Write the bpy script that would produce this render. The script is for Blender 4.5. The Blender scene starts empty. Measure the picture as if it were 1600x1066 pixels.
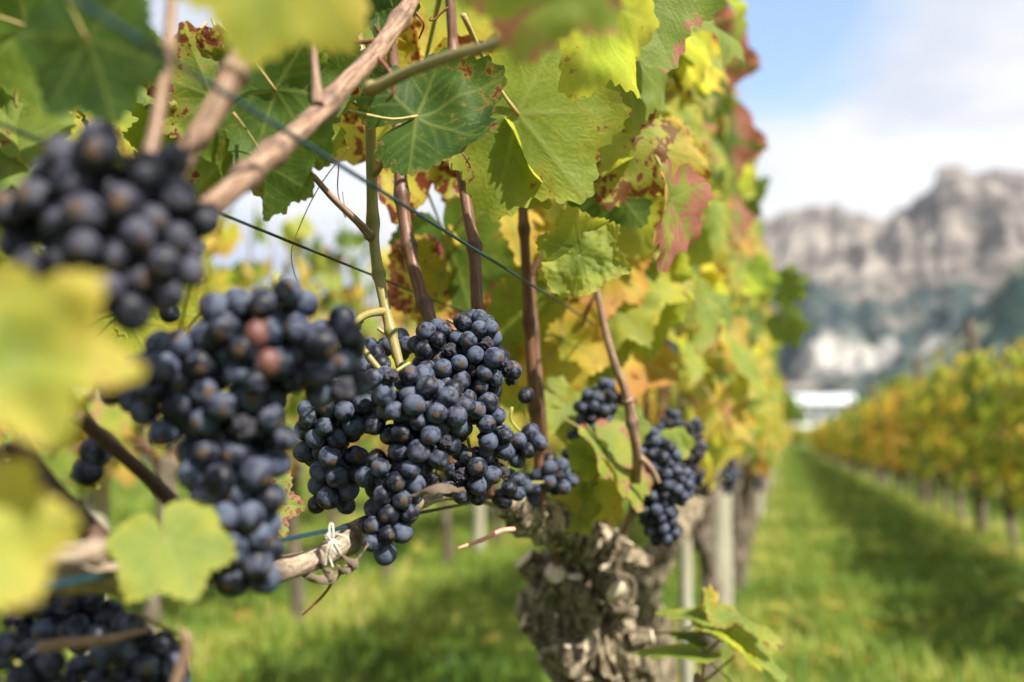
import bpy, math, random
import numpy as np
from mathutils import Vector, Matrix
R = math.radians
random.seed(7); rng = np.random.default_rng(7)
SC = bpy.context.scene
COL = SC.collection

# ------------------------------------------------------------------ camera
YAW, PITCH, FPX, CAMZ = 15.2, 5.76, 1556.0, 0.78
ps, th = R(YAW), R(PITCH)
cF = Vector((-math.sin(ps)*math.cos(th), math.cos(ps)*math.cos(th), math.sin(th)))
cR = Vector((math.cos(ps), math.sin(ps), 0))
cU = cR.cross(cF)
CAM = Vector((0, 0, CAMZ))
cd = bpy.data.cameras.new('camera'); cam = bpy.data.objects.new('camera', cd); COL.objects.link(cam)
cam.location = CAM
cam.rotation_euler = Matrix((cR, cU, -cF)).transposed().to_euler()
cd.sensor_width = 36; cd.lens = 36*FPX/1600; cd.clip_start = 0.02; cd.clip_end = 20000
cd.dof.use_dof = True; cd.dof.focus_distance = 0.685; cd.dof.aperture_fstop = 3.6; cd.dof.aperture_blades = 0
SC.camera = cam

def ray(px, py): return cF + cR*((px-800)/FPX) + cU*((533-py)/FPX)
def W(px, py, d): return CAM + ray(px, py)*d
def WL(px, py, lat): r = ray(px, py); return CAM + r*(lat/r.x)

# ------------------------------------------------------------------ light
HAZE = 3.5e-5
SUN_AZ, SUN_EL = 122.0, 46.0      # azimuth measured from +Y towards +X
w = bpy.data.worlds.new("World"); SC.world = w; w.use_nodes = True
nt = w.node_tree; nt.nodes.clear()
def N(nt, t, **k):
    n = nt.nodes.new(t)
    for a, b in k.items(): setattr(n, a, b)
    return n
out = N(nt, 'ShaderNodeOutputWorld'); bg = N(nt, 'ShaderNodeBackground'); bg.inputs[1].default_value = 0.12
sky = N(nt, 'ShaderNodeTexSky', sky_type='NISHITA'); sky.sun_disc = False
sky.sun_elevation = R(SUN_EL); sky.sun_rotation = R(SUN_AZ); sky.altitude = 500; sky.air_density = 1.0; sky.dust_density = 0.6
tc = N(nt, 'ShaderNodeTexCoord')
mp = N(nt, 'ShaderNodeMapping'); mp.inputs['Scale'].default_value = (1, 1, 2.2)
nz = N(nt, 'ShaderNodeTexNoise'); nz.inputs['Scale'].default_value = 2.6; nz.inputs['Detail'].default_value = 6; nz.inputs['Roughness'].default_value = .5
nt.links.new(tc.outputs['Generated'], mp.inputs[0]); nt.links.new(mp.outputs[0], nz.inputs[0])
# one break in the cloud where the blue shows
hole = ray(1150, 20).normalized()
vd = N(nt, 'ShaderNodeVectorMath', operation='DISTANCE'); vd.inputs[1].default_value = hole
nt.links.new(tc.outputs['Generated'], vd.inputs[0])
hm = N(nt, 'ShaderNodeMapRange'); hm.inputs[1].default_value = 0.03; hm.inputs[2].default_value = 0.205; hm.inputs[3].default_value = -.42; hm.inputs[4].default_value = .12
nt.links.new(vd.outputs['Value'], hm.inputs[0])
ad = N(nt, 'ShaderNodeMath', operation='ADD'); nt.links.new(nz.outputs[0], ad.inputs[0]); nt.links.new(hm.outputs[0], ad.inputs[1])
mr = N(nt, 'ShaderNodeMapRange', interpolation_type='SMOOTHSTEP'); mr.inputs[1].default_value = .28; mr.inputs[2].default_value = .56; mr.inputs[3].default_value = 0.03; mr.inputs[4].default_value = 1
nt.links.new(ad.outputs[0], mr.inputs[0])
nz2 = N(nt, 'ShaderNodeTexNoise'); nz2.inputs['Scale'].default_value = 4.5; nz2.inputs['Detail'].default_value = 4
nt.links.new(mp.outputs[0], nz2.inputs[0])
cr = N(nt, 'ShaderNodeValToRGB'); cr.color_ramp.elements[0].position = .36; cr.color_ramp.elements[1].position = .60
CL = 3.4
cr.color_ramp.elements[0].color = (.60*CL, .67*CL, .84*CL, 1); cr.color_ramp.elements[1].color = (1.0*CL, 1.0*CL, 1.02*CL, 1)
nt.links.new(nz2.outputs[0], cr.inputs[0])
mx = N(nt, 'ShaderNodeMix', data_type='RGBA')
nt.links.new(mr.outputs[0], mx.inputs[0]); nt.links.new(sky.outputs[0], mx.inputs[6]); nt.links.new(cr.outputs[0], mx.inputs[7])
nt.links.new(mx.outputs[2], bg.inputs[0]); nt.links.new(bg.outputs[0], out.inputs[0])

sl = bpy.data.lights.new('sun', 'SUN'); so = bpy.data.objects.new('sun', sl); COL.objects.link(so)
sl.energy = 5.0; sl.angle = R(0.6); sl.color = (1, .93, .82)
sd = Vector((math.sin(R(SUN_AZ))*math.cos(R(SUN_EL)), math.cos(R(SUN_AZ))*math.cos(R(SUN_EL)), math.sin(R(SUN_EL))))
so.rotation_euler = sd.to_track_quat('Z', 'Y').to_euler(); so.location = (0, 0, 30)
SC.view_settings.view_transform = 'Standard'; SC.view_settings.look = 'None'; SC.view_settings.exposure = 1.3; SC.view_settings.gamma = 1
SC.render.engine = 'CYCLES'
SC.cycles.max_bounces = 8; SC.cycles.transparent_max_bounces = 6; SC.cycles.use_denoising = True
SC.cycles.diffuse_bounces = 4; SC.cycles.sample_clamp_indirect = 6

# ------------------------------------------------------------------ noise
def _h(ix, iy, iz, s):
    h = (ix*374761393 + iy*668265263 + iz*2147483647 + s*1274126177) & 0xffffffff
    h = ((h ^ (h >> 13))*1274126177) & 0xffffffff
    return ((h ^ (h >> 16)) & 0xffff)/32767.5 - 1
def vn(P, s=0):
    P = np.asarray(P, float); i = np.floor(P).astype(np.int64); f = P - i; f = f*f*(3-2*f)
    r = 0
    for a in (0, 1):
        for b in (0, 1):
            for c in (0, 1):
                wgt = (f[..., 0] if a else 1-f[..., 0])*(f[..., 1] if b else 1-f[..., 1])*(f[..., 2] if c else 1-f[..., 2])
                r = r + wgt*_h(i[..., 0]+a, i[..., 1]+b, i[..., 2]+c, s)
    return r
def fbm(P, o=4, s=0, g=.5):
    P = np.asarray(P, float); r = 0; a = 1.
    for k in range(o): r = r + a*vn(P*2**k + 17.3*k, s+k); a *= g
    return r

# ------------------------------------------------------------------ mesh helpers
class MB:
    def __init__(s): s.v = []; s.f = []; s.m = []; s.n = 0; s.at = []
    def add(s, V, Fc, mi=0, at=None):
        V = np.asarray(V, float).reshape(-1, 3)
        s.v.append(V)
        s.f += [tuple(int(j)+s.n for j in q) for q in Fc]; s.m += [mi]*len(Fc)
        s.at.append(np.tile((0, 0, 0, 1.), (len(V), 1)) if at is None else np.asarray(at, float)); s.n += len(V)
        return s
    def mesh(s, name, mats, attr=None, smooth=True):
        me = bpy.data.meshes.new(name); me.from_pydata(np.concatenate(s.v).tolist(), [], s.f)
        for m in mats: me.materials.append(m)
        me.polygons.foreach_set('material_index', s.m)
        me.polygons.foreach_set('use_smooth', [smooth]*len(s.f))
        if True:
            a = me.attributes.new(attr or 'tc', 'FLOAT_COLOR', 'POINT'); a.data.foreach_set('color', np.concatenate(s.at).astype(np.float32).ravel())
        me.update(); return me
def tag(o, label=None, cat=None, group=None, kind=None):
    if label: o['label'] = label
    if cat: o['category'] = cat
    if group: o['group'] = group
    if kind: o['kind'] = kind
    return o
def obj(name, me, parent=None, M=None):
    o = bpy.data.objects.new(name, me); COL.objects.link(o)
    if M is not None: o.matrix_basis = M
    if parent is not None:
        o.parent = parent; o.matrix_parent_inverse = Matrix.Translation(-Vector(parent['_o']))
    return o
def empty(name, loc, label, cat, group=None):
    o = bpy.data.objects.new(name, None); COL.objects.link(o); o.location = loc; o.empty_display_size = .1
    o['_o'] = tuple(loc); return tag(o, label, cat, group)

def spline(pts, n):
    P = np.asarray(pts, float); k = len(P)
    if k == 2: t = np.linspace(0, 1, n)[:, None]; return P[0]*(1-t)+P[1]*t
    Q = np.vstack([2*P[0]-P[1], P, 2*P[-1]-P[-2]]); o = []
    for u in np.linspace(0, k-1-1e-6, n):
        i = int(u); t = u-i; a, b, c, d = Q[i:i+4]
        o.append(.5*((2*b)+(-a+c)*t+(2*a-5*b+4*c-d)*t*t+(-a+3*b-3*c+d)*t**3))
    return np.array(o)
def tube(mb, pts, rad, n=40, seg=10, bump=0., nodes=None, node_h=.35, caps=True, mi=0, ridges=0, at=None, bs=120):
    """a tube along pts; rad per point (interpolated); nodes: fractions where the shoot swells"""
    C = spline(pts, n); t = np.linspace(0, 1, n)
    rr = np.interp(t, np.linspace(0, 1, len(rad)), rad) if np.ndim(rad) else np.full(n, rad)
    if nodes:
        for q in nodes: rr = rr*(1+node_h*np.exp(-((t-q)/.014)**2) + .12*np.exp(-((t-q+.01)/.035)**2))
    T = np.gradient(C, axis=0); T /= np.linalg.norm(T, axis=1)[:, None]+1e-12
    up = np.array([0.13, .31, .94]); 
    if abs(T[0] @ up) > .9: up = np.array([1., 0, 0])
    A = np.cross(T[0], up); A /= np.linalg.norm(A); V = []
    for i in range(n):
        A = A - T[i]*(A @ T[i]); A /= np.linalg.norm(A)+1e-12; B = np.cross(T[i], A)
        a = np.linspace(0, 2*math.pi, seg, endpoint=False)
        V.append(C[i] + rr[i]*(np.cos(a)[:, None]*A + np.sin(a)[:, None]*B))
    V = np.array(V)
    if bump:
        Nn = (V - C[:, None, :]); nn = fbm(V*bs, 3, 3)
        if ridges: 
            ang = np.linspace(0, 2*math.pi, seg, endpoint=False)[None, :]
            nn = nn*.6 + .8*vn(np.stack([np.cos(ang)*ridges+0*t[:, None], np.sin(ang)*ridges+0*t[:, None], 0*ang+6*t[:, None]], -1), 9)
        V = V + Nn*(nn*bump)[..., None]
    F_ = []
    for i in range(n-1):
        for j in range(seg):
            k = (j+1) % seg; F_.append((i*seg+j, i*seg+k, (i+1)*seg+k, (i+1)*seg+j))
    ln = np.concatenate([[0], np.cumsum(np.linalg.norm(np.diff(C, axis=0), axis=1))]); a = np.linspace(0, 2*math.pi, seg, endpoint=False)
    nd = np.zeros(n)
    for q in (nodes or []): nd = np.maximum(nd, np.exp(-((t-q)/.010)**2))
    TCo = np.stack([np.tile(np.cos(a), n), np.tile(np.sin(a), n), np.repeat(ln, seg), np.repeat(nd, seg)], -1)
    V = V.reshape(-1, 3)
    if caps:
        V = np.vstack([V, C[0], C[-1]]); a0 = n*seg; TCo = np.vstack([TCo, [[0, 0, 0, 0], [0, 0, ln[-1], 0]]])
        for j in range(seg):
            k = (j+1) % seg; F_.append((a0, k, j)); F_.append((a0+1, (n-1)*seg+j, (n-1)*seg+k))
    mb.add(V, F_, mi, TCo if at is None else np.tile(at, (len(V), 1)))
    return C

# ------------------------------------------------------------------ materials
def mat(name):
    m = bpy.data.materials.new(name); m.use_nodes = True; nt = m.node_tree; nt.nodes.clear()
    o = N(nt, 'ShaderNodeOutputMaterial'); return m, nt, o
def L_(nt, a, b): nt.links.new(a, b)
def math_(nt, op, a, b=None, clamp=False):
    n = N(nt, 'ShaderNodeMath', operation=op); n.use_clamp = clamp
    for i, x in enumerate((a, b)):
        if x is None: continue
        if isinstance(x, (int, float)): n.inputs[i].default_value = x
        else: L_(nt, x, n.inputs[i])
    return n.outputs[0]
def mix_(nt, f, a, b, bt='MIX'):
    n = N(nt, 'ShaderNodeMix', data_type='RGBA', blend_type=bt)
    for i, x in ((0, f), (6, a), (7, b)):
        if isinstance(x, (int, float)): n.inputs[i].default_value = x
        elif isinstance(x, tuple): n.inputs[i].default_value = (*x, 1)
        else: L_(nt, x, n.inputs[i])
    return n.outputs[2]
def ramp_(nt, f, els):
    n = N(nt, 'ShaderNodeValToRGB'); e = n.color_ramp.elements
    while len(e) < len(els): e.new(.5)
    for q, (p, c) in zip(e, els): q.position = p; q.color = (*c, 1)
    L_(nt, f, n.inputs[0]); return n.outputs[0]
def smooth_(nt, x, a, b, lo=0., hi=1.):
    n = N(nt, 'ShaderNodeMapRange', interpolation_type='SMOOTHSTEP')
    L_(nt, x, n.inputs[0])
    for i, q in enumerate((a, b, lo, hi)): n.inputs[i+1].default_value = q
    return n.outputs[0]
def noise_(nt, vec, scale, detail=3, rough=.5, out=0, dist=0.):
    n = N(nt, 'ShaderNodeTexNoise'); n.inputs['Scale'].default_value = scale; n.inputs['Detail'].default_value = detail; n.inputs['Roughness'].default_value = rough
    n.inputs['Distortion'].default_value = dist
    L_(nt, vec, n.inputs['Vector']); return n.outputs[out]
def bump_(nt, h, strength, dist):
    n = N(nt, 'ShaderNodeBump'); n.inputs['Strength'].default_value = strength; n.inputs['Distance'].default_value = dist
    L_(nt, h, n.inputs['Height']); return n.outputs[0]
def pbsdf(nt, col, rough=.6, spec=.3, normal=None):
    p = N(nt, 'ShaderNodeBsdfPrincipled')
    for k, x in (('Base Color', col), ('Roughness', rough)):
        if isinstance(x, (int, float)): p.inputs[k].default_value = x
        elif isinstance(x, tuple): p.inputs[k].default_value = (*x, 1)
        else: L_(nt, x, p.inputs[k])
    p.inputs['Specular IOR Level'].default_value = spec
    if normal is not None: L_(nt, normal, p.inputs['Normal'])
    return p

def leaf_material(name, mass):
    m, nt, o = mat(name)
    tcn = N(nt, 'ShaderNodeTexCoord'); oi = N(nt, 'ShaderNodeObjectInfo')
    par = N(nt, 'ShaderNodeSeparateColor')
    if mass:
        at = N(nt, 'ShaderNodeAttribute', attribute_name='lc'); L_(nt, at.outputs['Color'], par.inputs[0])
        vec = tcn.outputs['Object']; k = 14.
        al = at.outputs['Alpha']; edge = al; vein = None
        Y = math_(nt, 'ADD', par.outputs[0], math_(nt, 'MULTIPLY', math_(nt, 'SUBTRACT', oi.outputs['Random'], .5), .3))
    else:
        L_(nt, oi.outputs['Color'], par.inputs[0]); k = 1.
        ofs = N(nt, 'ShaderNodeVectorMath', operation='MULTIPLY_ADD'); ofs.inputs[1].default_value = (1, 1, 1)
        cmb = N(nt, 'ShaderNodeCombineXYZ'); 
        for i in range(3): L_(nt, math_(nt, 'MULTIPLY', oi.outputs['Random'], 31.+7*i), cmb.inputs[i])
        L_(nt, tcn.outputs['Object'], ofs.inputs[0]); L_(nt, cmb.outputs[0], ofs.inputs[2]); vec = ofs.outputs[0]
        at = N(nt, 'ShaderNodeAttribute', attribute_name='lv'); sp = N(nt, 'ShaderNodeSeparateColor'); L_(nt, at.outputs['Color'], sp.inputs[0])
        edge = sp.outputs[0]; vein = sp.outputs[1]; fine = sp.outputs[2]
        Y = par.outputs[0]
    S = par.outputs[1]; K = par.outputs[2]
    n1 = noise_(nt, vec, 1.6*k, 3); n2 = noise_(nt, vec, 8*k, 4, .6); n3 = noise_(nt, vec, 3.2*k, 3); n4 = noise_(nt, vec, 26*k, 2, .6)
    y = math_(nt, 'ADD', Y, math_(nt, 'MULTIPLY', math_(nt, 'SUBTRACT', n1, .5), .55))
    y = math_(nt, 'ADD', y, math_(nt, 'MULTIPLY', math_(nt, 'SUBTRACT', n4, .5), .16))
    y = math_(nt, 'ADD', y, math_(nt, 'MULTIPLY', math_(nt, 'MULTIPLY', math_(nt, 'SUBTRACT', edge, .6), Y), .35), True)
    col = ramp_(nt, y, [(0., (.028, .070, .018)), (.26, (.085, .155, .022)), (.46, (.22, .29, .034)), (.66, (.44, .43, .05)), (.86, (.60, .42, .06)), (1., (.50, .24, .055))])
    if vein is not None:
        col = mix_(nt, math_(nt, 'MULTIPLY', vein, math_(nt, 'ADD', math_(nt, 'MULTIPLY', Y, .6), .18)), col, (.34, .38, .11))
        col = mix_(nt, math_(nt, 'MULTIPLY', fine, .24), col, (.26, .32, .08))
    # red-brown blotches between the veins, stronger to the margin
    q = math_(nt, 'ADD', n2, math_(nt, 'MULTIPLY', math_(nt, 'SUBTRACT', edge, .6), .30))
    q = math_(nt, 'ADD', q, math_(nt, 'MULTIPLY', math_(nt, 'SUBTRACT', n3, .5), .5))
    q = math_(nt, 'ADD', q, math_(nt, 'MULTIPLY', S, .19))
    if vein is not None: q = math_(nt, 'SUBTRACT', q, math_(nt, 'MULTIPLY', vein, .22))
    halo = math_(nt, 'MULTIPLY', smooth_(nt, q, .62, .78), smooth_(nt, S, 0., .3))
    col = mix_(nt, math_(nt, 'MULTIPLY', halo, .55), col, (.42, .24, .07))
    sp_ = math_(nt, 'MULTIPLY', smooth_(nt, q, .74, .80), smooth_(nt, S, 0., .2))
    col = mix_(nt, sp_, col, ramp_(nt, n1, [(.35, (.17, .018, .020)), (.65, (.15, .045, .018))]))
    qk = math_(nt, 'ADD', math_(nt, 'ADD', n3, math_(nt, 'MULTIPLY', K, .24)), math_(nt, 'MULTIPLY', math_(nt, 'SUBTRACT', edge, .55), .35))
    if vein is not None: qk = math_(nt, 'SUBTRACT', qk, math_(nt, 'MULTIPLY', fine, .30))
    pk = math_(nt, 'MULTIPLY', smooth_(nt, qk, .66, .84), smooth_(nt, K, 0., .25))
    col = mix_(nt, pk, col, (.50, .13, .15))
    geo = N(nt, 'ShaderNodeNewGeometry')
    back = mix_(nt, .24, col, (.25, .32, .12))
    front = col
    cc = mix_(nt, geo.outputs['Backfacing'], front, back)
    vb = noise_(nt, vec, 34*k, 3, .65)
    h = vb if vein is None else math_(nt, 'ADD', math_(nt, 'MULTIPLY', vb, .5), math_(nt, 'MULTIPLY', fine, -.25))
    nb = bump_(nt, h, .20, .012 if not mass else .0008)
    p = pbsdf(nt, cc, .52, .26, nb)
    tr = N(nt, 'ShaderNodeBsdfTranslucent')
    g = N(nt, 'ShaderNodeGamma'); g.inputs[1].default_value = .72; L_(nt, col, g.inputs[0])
    tcol = mix_(nt, 1., g.outputs[0], (1.05, 1.04, .50), 'MULTIPLY'); L_(nt, tcol, tr.inputs[0])
    ms = N(nt, 'ShaderNodeMixShader'); ms.inputs[0].default_value = .57
    L_(nt, p.outputs[0], ms.inputs[1]); L_(nt, tr.outputs[0], ms.inputs[2]); L_(nt, ms.outputs[0], o.inputs[0])
    return m
M_LEAF = leaf_material('leaf', False); M_MASS = leaf_material('leaf_mass', True)

def wood_material(name, cols, scale, rough=.7, bs=.5, bd=.002, stretch=(1, 1, .25), spec=.2, along=0):
    m, nt, o = mat(name); tcn = N(nt, 'ShaderNodeTexCoord')
    mpn = N(nt, 'ShaderNodeMapping'); mpn.inputs['Scale'].default_value = stretch; L_(nt, tcn.outputs['Object'], mpn.inputs[0])
    if along:   # grain that runs along the shoot
        tca = N(nt, 'ShaderNodeAttribute', attribute_name='tc'); L_(nt, tca.outputs['Vector'], mpn.inputs[0]); mpn.inputs['Scale'].default_value = (1, 1, along); scale = 2.6
        oi = N(nt, 'ShaderNodeObjectInfo'); L_(nt, oi.outputs['Random'], mpn.inputs['Location'])
    a = noise_(nt, mpn.outputs[0], scale, 6, .65); b = noise_(nt, mpn.outputs[0], scale*4.5, 4, .6)
    f = math_(nt, 'ADD', math_(nt, 'MULTIPLY', a, .65), math_(nt, 'MULTIPLY', b, .35))
    c = ramp_(nt, f, cols)
    if along:
        lens = noise_(nt, tcn.outputs['Object'], 900, 2); c = mix_(nt, smooth_(nt, lens, .60, .70, 0, .5), c, tuple(x*.35 for x in cols[0][1]))
        c = mix_(nt, math_(nt, 'MULTIPLY', tca.outputs['Alpha'], .65), c, tuple(x*.8 for x in cols[0][1]))
    p = pbsdf(nt, c, rough, spec, bump_(nt, f, bs, bd)); L_(nt, p.outputs[0], o.inputs[0]); return m
M_BARK = wood_material('bark', [(.37, (.018, .013, .009)), (.45, (.080, .062, .040)), (.53, (.24, .20, .13)), (.64, (.54, .48, .36))], 95, .85, 1., .004, (1, 1, .16))
M_BARKS = wood_material('stub_bark', [(.38, (.018, .013, .009)), (.47, (.075, .058, .038)), (.56, (.22, .18, .12)), (.68, (.48, .43, .32))], 95, .85, 1., .003, (1, 1, .16), along=60)
M_BARKF = wood_material('bark_far', [(.35, (.035, .027, .020)), (.5, (.11, .09, .065)), (.65, (.26, .22, .17))], 40, .85, .8, .004, (1, 1, .3))
M_CUT = wood_material('cut_wood', [(.35, (.30, .24, .16)), (.5, (.50, .43, .31)), (.65, (.66, .60, .47))], 160, .8, .4, .001, (1, 1, 1))
M_CANE = wood_material('brown_cane', [(.35, (.055, .026, .016)), (.5, (.13, .062, .036)), (.65, (.25, .13, .08))], 130, .45, .35, .0006, (1, 1, .12), .35, along=18)
M_DARKCANE = wood_material('dark_cane', [(.35, (.025, .013, .010)), (.5, (.060, .030, .020)), (.65, (.12, .065, .04))], 110, .5, .35, .0006, (1, 1, .12), .3, along=18)
M_TAN = wood_material('tan_cane', [(.40, (.085, .050, .034)), (.5, (.22, .135, .088)), (.60, (.38, .26, .18))], 60, .5, .3, .0006, (1, 1, .2), .3, along=18)
M_OLD = wood_material('old_cane', [(.35, (.09, .065, .045)), (.48, (.26, .20, .14)), (.62, (.47, .38, .28))], 120, .75, .8, .0015, (.35, .35, 1), along=30)
M_POST = wood_material('post_wood', [(.35, (.17, .165, .12)), (.5, (.29, .28, .21)), (.65, (.40, .39, .30))], 45, .8, .5, .001, (1, 1, .08))
M_GREEN = wood_material('green_shoot', [(.38, (.15, .16, .04)), (.5, (.24, .21, .07)), (.62, (.28, .16, .08))], 60, .45, .2, .0004, (1, 1, .3), .35, along=18)
M_TEND = wood_material('tendril', [(.35, (.10, .03, .018)), (.6, (.24, .09, .045))], 100, .5, .2, .0003, (1, 1, 1), .3)
M_PINK = wood_material('pink_stalk', [(.35, (.50, .17, .13)), (.6, (.66, .34, .25))], 80, .5, .2, .0003, (1, 1, 1), .3)
M_STALK = wood_material('bunch_stalk', [(.35, (.17, .20, .04)), (.6, (.33, .30, .07))], 90, .5, .2, .0003, (1, 1, 1), .3)
M_TWINE = wood_material('twine_fibre', [(.35, (.42, .39, .33)), (.6, (.66, .63, .56))], 900, .9, .6, .0005, (1, 1, 1), .1)
M_PETAL = wood_material('petiole', [(.35, (.22, .25, .05)), (.5, (.34, .28, .10)), (.68, (.44, .20, .12))], 3, .5, .2, .01, (1, 1, 1), .3)

def simple(name, col, rough=.5, spec=.4, metal=0, var=0, sc=30):
    m, nt, o = mat(name); tcn = N(nt, 'ShaderNodeTexCoord'); n = noise_(nt, tcn.outputs['Object'], sc, 4)
    c = mix_(nt, math_(nt, 'MULTIPLY', smooth_(nt, n, .4, .65), var), col, tuple(x*.5 for x in col))
    p = pbsdf(nt, c, rough, spec); p.inputs['Metallic'].default_value = metal; L_(nt, p.outputs[0], o.inputs[0]); return m
M_WIREB = simple('blue_coated_wire', (.009, .042, .062), .35, .5, 0, .4, 200)
M_WIREK = simple('dark_coated_wire', (.010, .022, .024), .35, .5, 0, .4, 200)

def grape_material(name, warm=0., bloom=1.):
    m, nt, o = mat(name)
    tcn = N(nt, 'ShaderNodeTexCoord'); oi = N(nt, 'ShaderNodeObjectInfo')
    cmb = N(nt, 'ShaderNodeCombineXYZ')
    for i in range(3): L_(nt, math_(nt, 'MULTIPLY', oi.outputs['Random'], 53.+11*i), cmb.inputs[i])
    va = N(nt, 'ShaderNodeVectorMath', operation='ADD'); L_(nt, tcn.outputs['Object'], va.inputs[0]); L_(nt, cmb.outputs[0], va.inputs[1]); v = va.outputs[0]
    a = noise_(nt, v, 1.3, 4, .55); b = noise_(nt, v, 6., 5, .7); c = noise_(nt, v, 20., 3, .7)
    f = math_(nt, 'ADD', math_(nt, 'ADD', math_(nt, 'MULTIPLY', a, .6), math_(nt, 'MULTIPLY', b, .28)), math_(nt, 'MULTIPLY', c, .12))
    f = math_(nt, 'ADD', f, math_(nt, 'MULTIPLY', math_(nt, 'SUBTRACT', oi.outputs['Random'], .5), .16))
    bl = smooth_(nt, f, .42, .58)
    skin = mix_(nt, oi.outputs['Random'], (.007, .008, .014), (.013, .009, .016))
    bc = mix_(nt, smooth_(nt, a, .35, .65), (.055, .085, .155), (.100, .120, .168))
    if warm: bc = mix_(nt, warm, bc, (.12, .11, .135))
    col = mix_(nt, math_(nt, 'MULTIPLY', bl, .70*bloom), skin, bc)
    # bright dusty freckles and the small scar at the tip
    fr = smooth_(nt, c, .66, .74); col = mix_(nt, math_(nt, 'MULTIPLY', fr, .35), col, (.26, .27, .30))
    sp = N(nt, 'ShaderNodeSeparateXYZ'); L_(nt, tcn.outputs['Object'], sp.inputs[0])
    sc = smooth_(nt, sp.outputs[2], -.992, -.985, 1, 0); col = mix_(nt, sc, col, (.075, .050, .035))
    rg = math_(nt, 'ADD', math_(nt, 'MULTIPLY', bl, .30), .42)
    p = pbsdf(nt, col, rg, .22, bump_(nt, b, .10, .05)); L_(nt, p.outputs[0], o.inputs[0]); return m
M_GRAPE = grape_material('grape_skin'); M_GRAPEW = grape_material('grape_skin_warm', .5, .75)
M_RAISIN = wood_material('shrivelled_skin', [(.35, (.012, .010, .016)), (.5, (.040, .040, .056)), (.68, (.10, .095, .115))], 3, .6, .5, .05, (1, 1, 1), .3)
M_REDGRAPE = simple('pink_grape_skin', (.14, .058, .050), .45, .4, 0, .4, 2)

# ------------------------------------------------------------------ leaf meshes
KA = np.radians([0, 12, 27, 42, 52, 67, 82, 100, 113, 130, 150, 165, 174, 180])
KR = np.array([1.0, .88, .755, .86, .94, .82, .71, .78, .80, .70, .61, .50, .30, .07])
def leaf_R(a, sharp=.0, teeth=True, n=0):
    A = np.abs((a+math.pi) % (2*math.pi)-math.pi)
    r = np.interp(A, KA, KR+sharp*np.array([.06, 0, -.1, 0, .04, 0, -.1, 0, .02, 0, 0, 0, 0, 0]))
    if teeth:
        u = A*(19 if not n else n)/math.pi*1.0
        saw = 1-np.abs(((u+.08*np.sin(A*9)) % 1)*2-1)
        r = r*(1 + (.075*(saw-.5))*np.clip((math.pi-A)*4, 0, 1))
    return r
def vein_segs():
    S = []
    for a0, w_ in ((0, 1), (52, .9), (-52, .9), (113, .75), (-113, .75)):
        a = math.radians(90-a0); Rr = np.interp(math.radians(abs(a0)), KA, KR)*.97; d = np.array([math.cos(a), math.sin(a)])
        S.append((np.zeros(2), d*Rr, 0))
        for f, sg in ((.22, 1), (.30, -1), (.40, 1), (.48, -1), (.58, 1), (.66, -1), (.76, 1), (.84, -1)):
            b = a + sg*math.radians(46); p = d*Rr*f; l = .50*(1-f)+.06
            S.append((p, p+l*np.array([math.cos(b), math.sin(b)]), 1))
    return S
VS = vein_segs()
def leaf_mesh(name, seed, nth=150, nr=20, droop=.25, fold=.1, wave=.12, curl=0., crumple=.0, lod=0, sharp=0., cut=None):
    a = np.linspace(-math.pi, math.pi, nth+1)  # angle from the tip (+Y); the ends meet at the petiole notch
    r = leaf_R(a, sharp)*(1+.05*fbm(np.stack([a*1.3, a*0+seed, a*0], -1), 2, seed))
    t = np.linspace(0, 1, nr+1)**.85; t[0] = .02
    X = (r[None, :]*t[:, None])*np.sin(a)[None, :]; Yc = (r[None, :]*t[:, None])*np.cos(a)[None, :]
    Y0 = Yc.copy()
    rad = np.hypot(X, Yc)
    dm = np.full(X.shape, 9.); dsn = np.full(X.shape, 9.)
    for p, q, k in VS:
        pq = q-p; u = np.clip(((X-p[0])*pq[0]+(Yc-p[1])*pq[1])/(pq @ pq), 0, 1)
        d = np.hypot(X-p[0]-u*pq[0], Yc-p[1]-u*pq[1])/(1.25-u*.8)
        if k == 0: dm = np.minimum(dm, d)
        dsn = np.minimum(dsn, d)
    vein = np.exp(-(dm/.020)**2); fine = np.exp(-(dsn/.016)**2)
    puff = 1-np.exp(-(dsn/.07)**2)
    P3 = np.stack([X*2.1, Yc*2.1, 0*X+seed*3.7], -1)
    Z = .009*puff - .006*vein + wave*fbm(P3, 2, seed)*rad + wave*.8*np.sin(a*4+seed)[None, :]*rad**2.2
    Z += fold*np.abs(X) - droop*(Yc*np.abs(Yc)*.9+.25*X**2)
    if crumple: Z += crumple*fbm(P3*2.6, 3, seed+5)*np.clip(rad*2, 0, 1)
    if curl:  # margins rolled under
        e = np.clip((t[:, None]*np.ones_like(X)-.62)/.38, 0, 1)**2
        Z -= curl*e; X *= (1-curl*.7*e); Yc = Yc*(1-curl*.4*e)
    V = np.stack([X, Yc, Z], -1).reshape(-1, 3); n1 = nth+1
    Fc = [(i*n1+j, (i+1)*n1+j, (i+1)*n1+j+1, i*n1+j+1) for i in range(nr) for j in range(nth)]
    # centre patch
    V = np.vstack([V, [0, 0, float(Z[0].mean())]]); c = len(V)-1
    Fc += [(c, j, j+1) for j in range(nth)]
    at = np.ones((len(V), 4)); at[:-1, 0] = (t[:, None]*np.ones_like(X)).ravel(); at[:-1, 1] = vein.ravel(); at[:-1, 2] = fine.ravel(); at[-1] = (0, 1, 1, 1)
    mb = MB(); mb.add(V, Fc, 0, at)
    tube(mb, [(0, .02, -.01), (0.0, -.25, -.06), (.03*math.sin(seed), -.55, -.25), (.06*math.sin(seed*2), -.85, -.50)], [.017, .016, .017, .024], 10 if not lod else 5, 6 if not lod else 4, mi=1)
    return mb.mesh(name, [M_LEAF, M_PETAL], 'lv')
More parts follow.
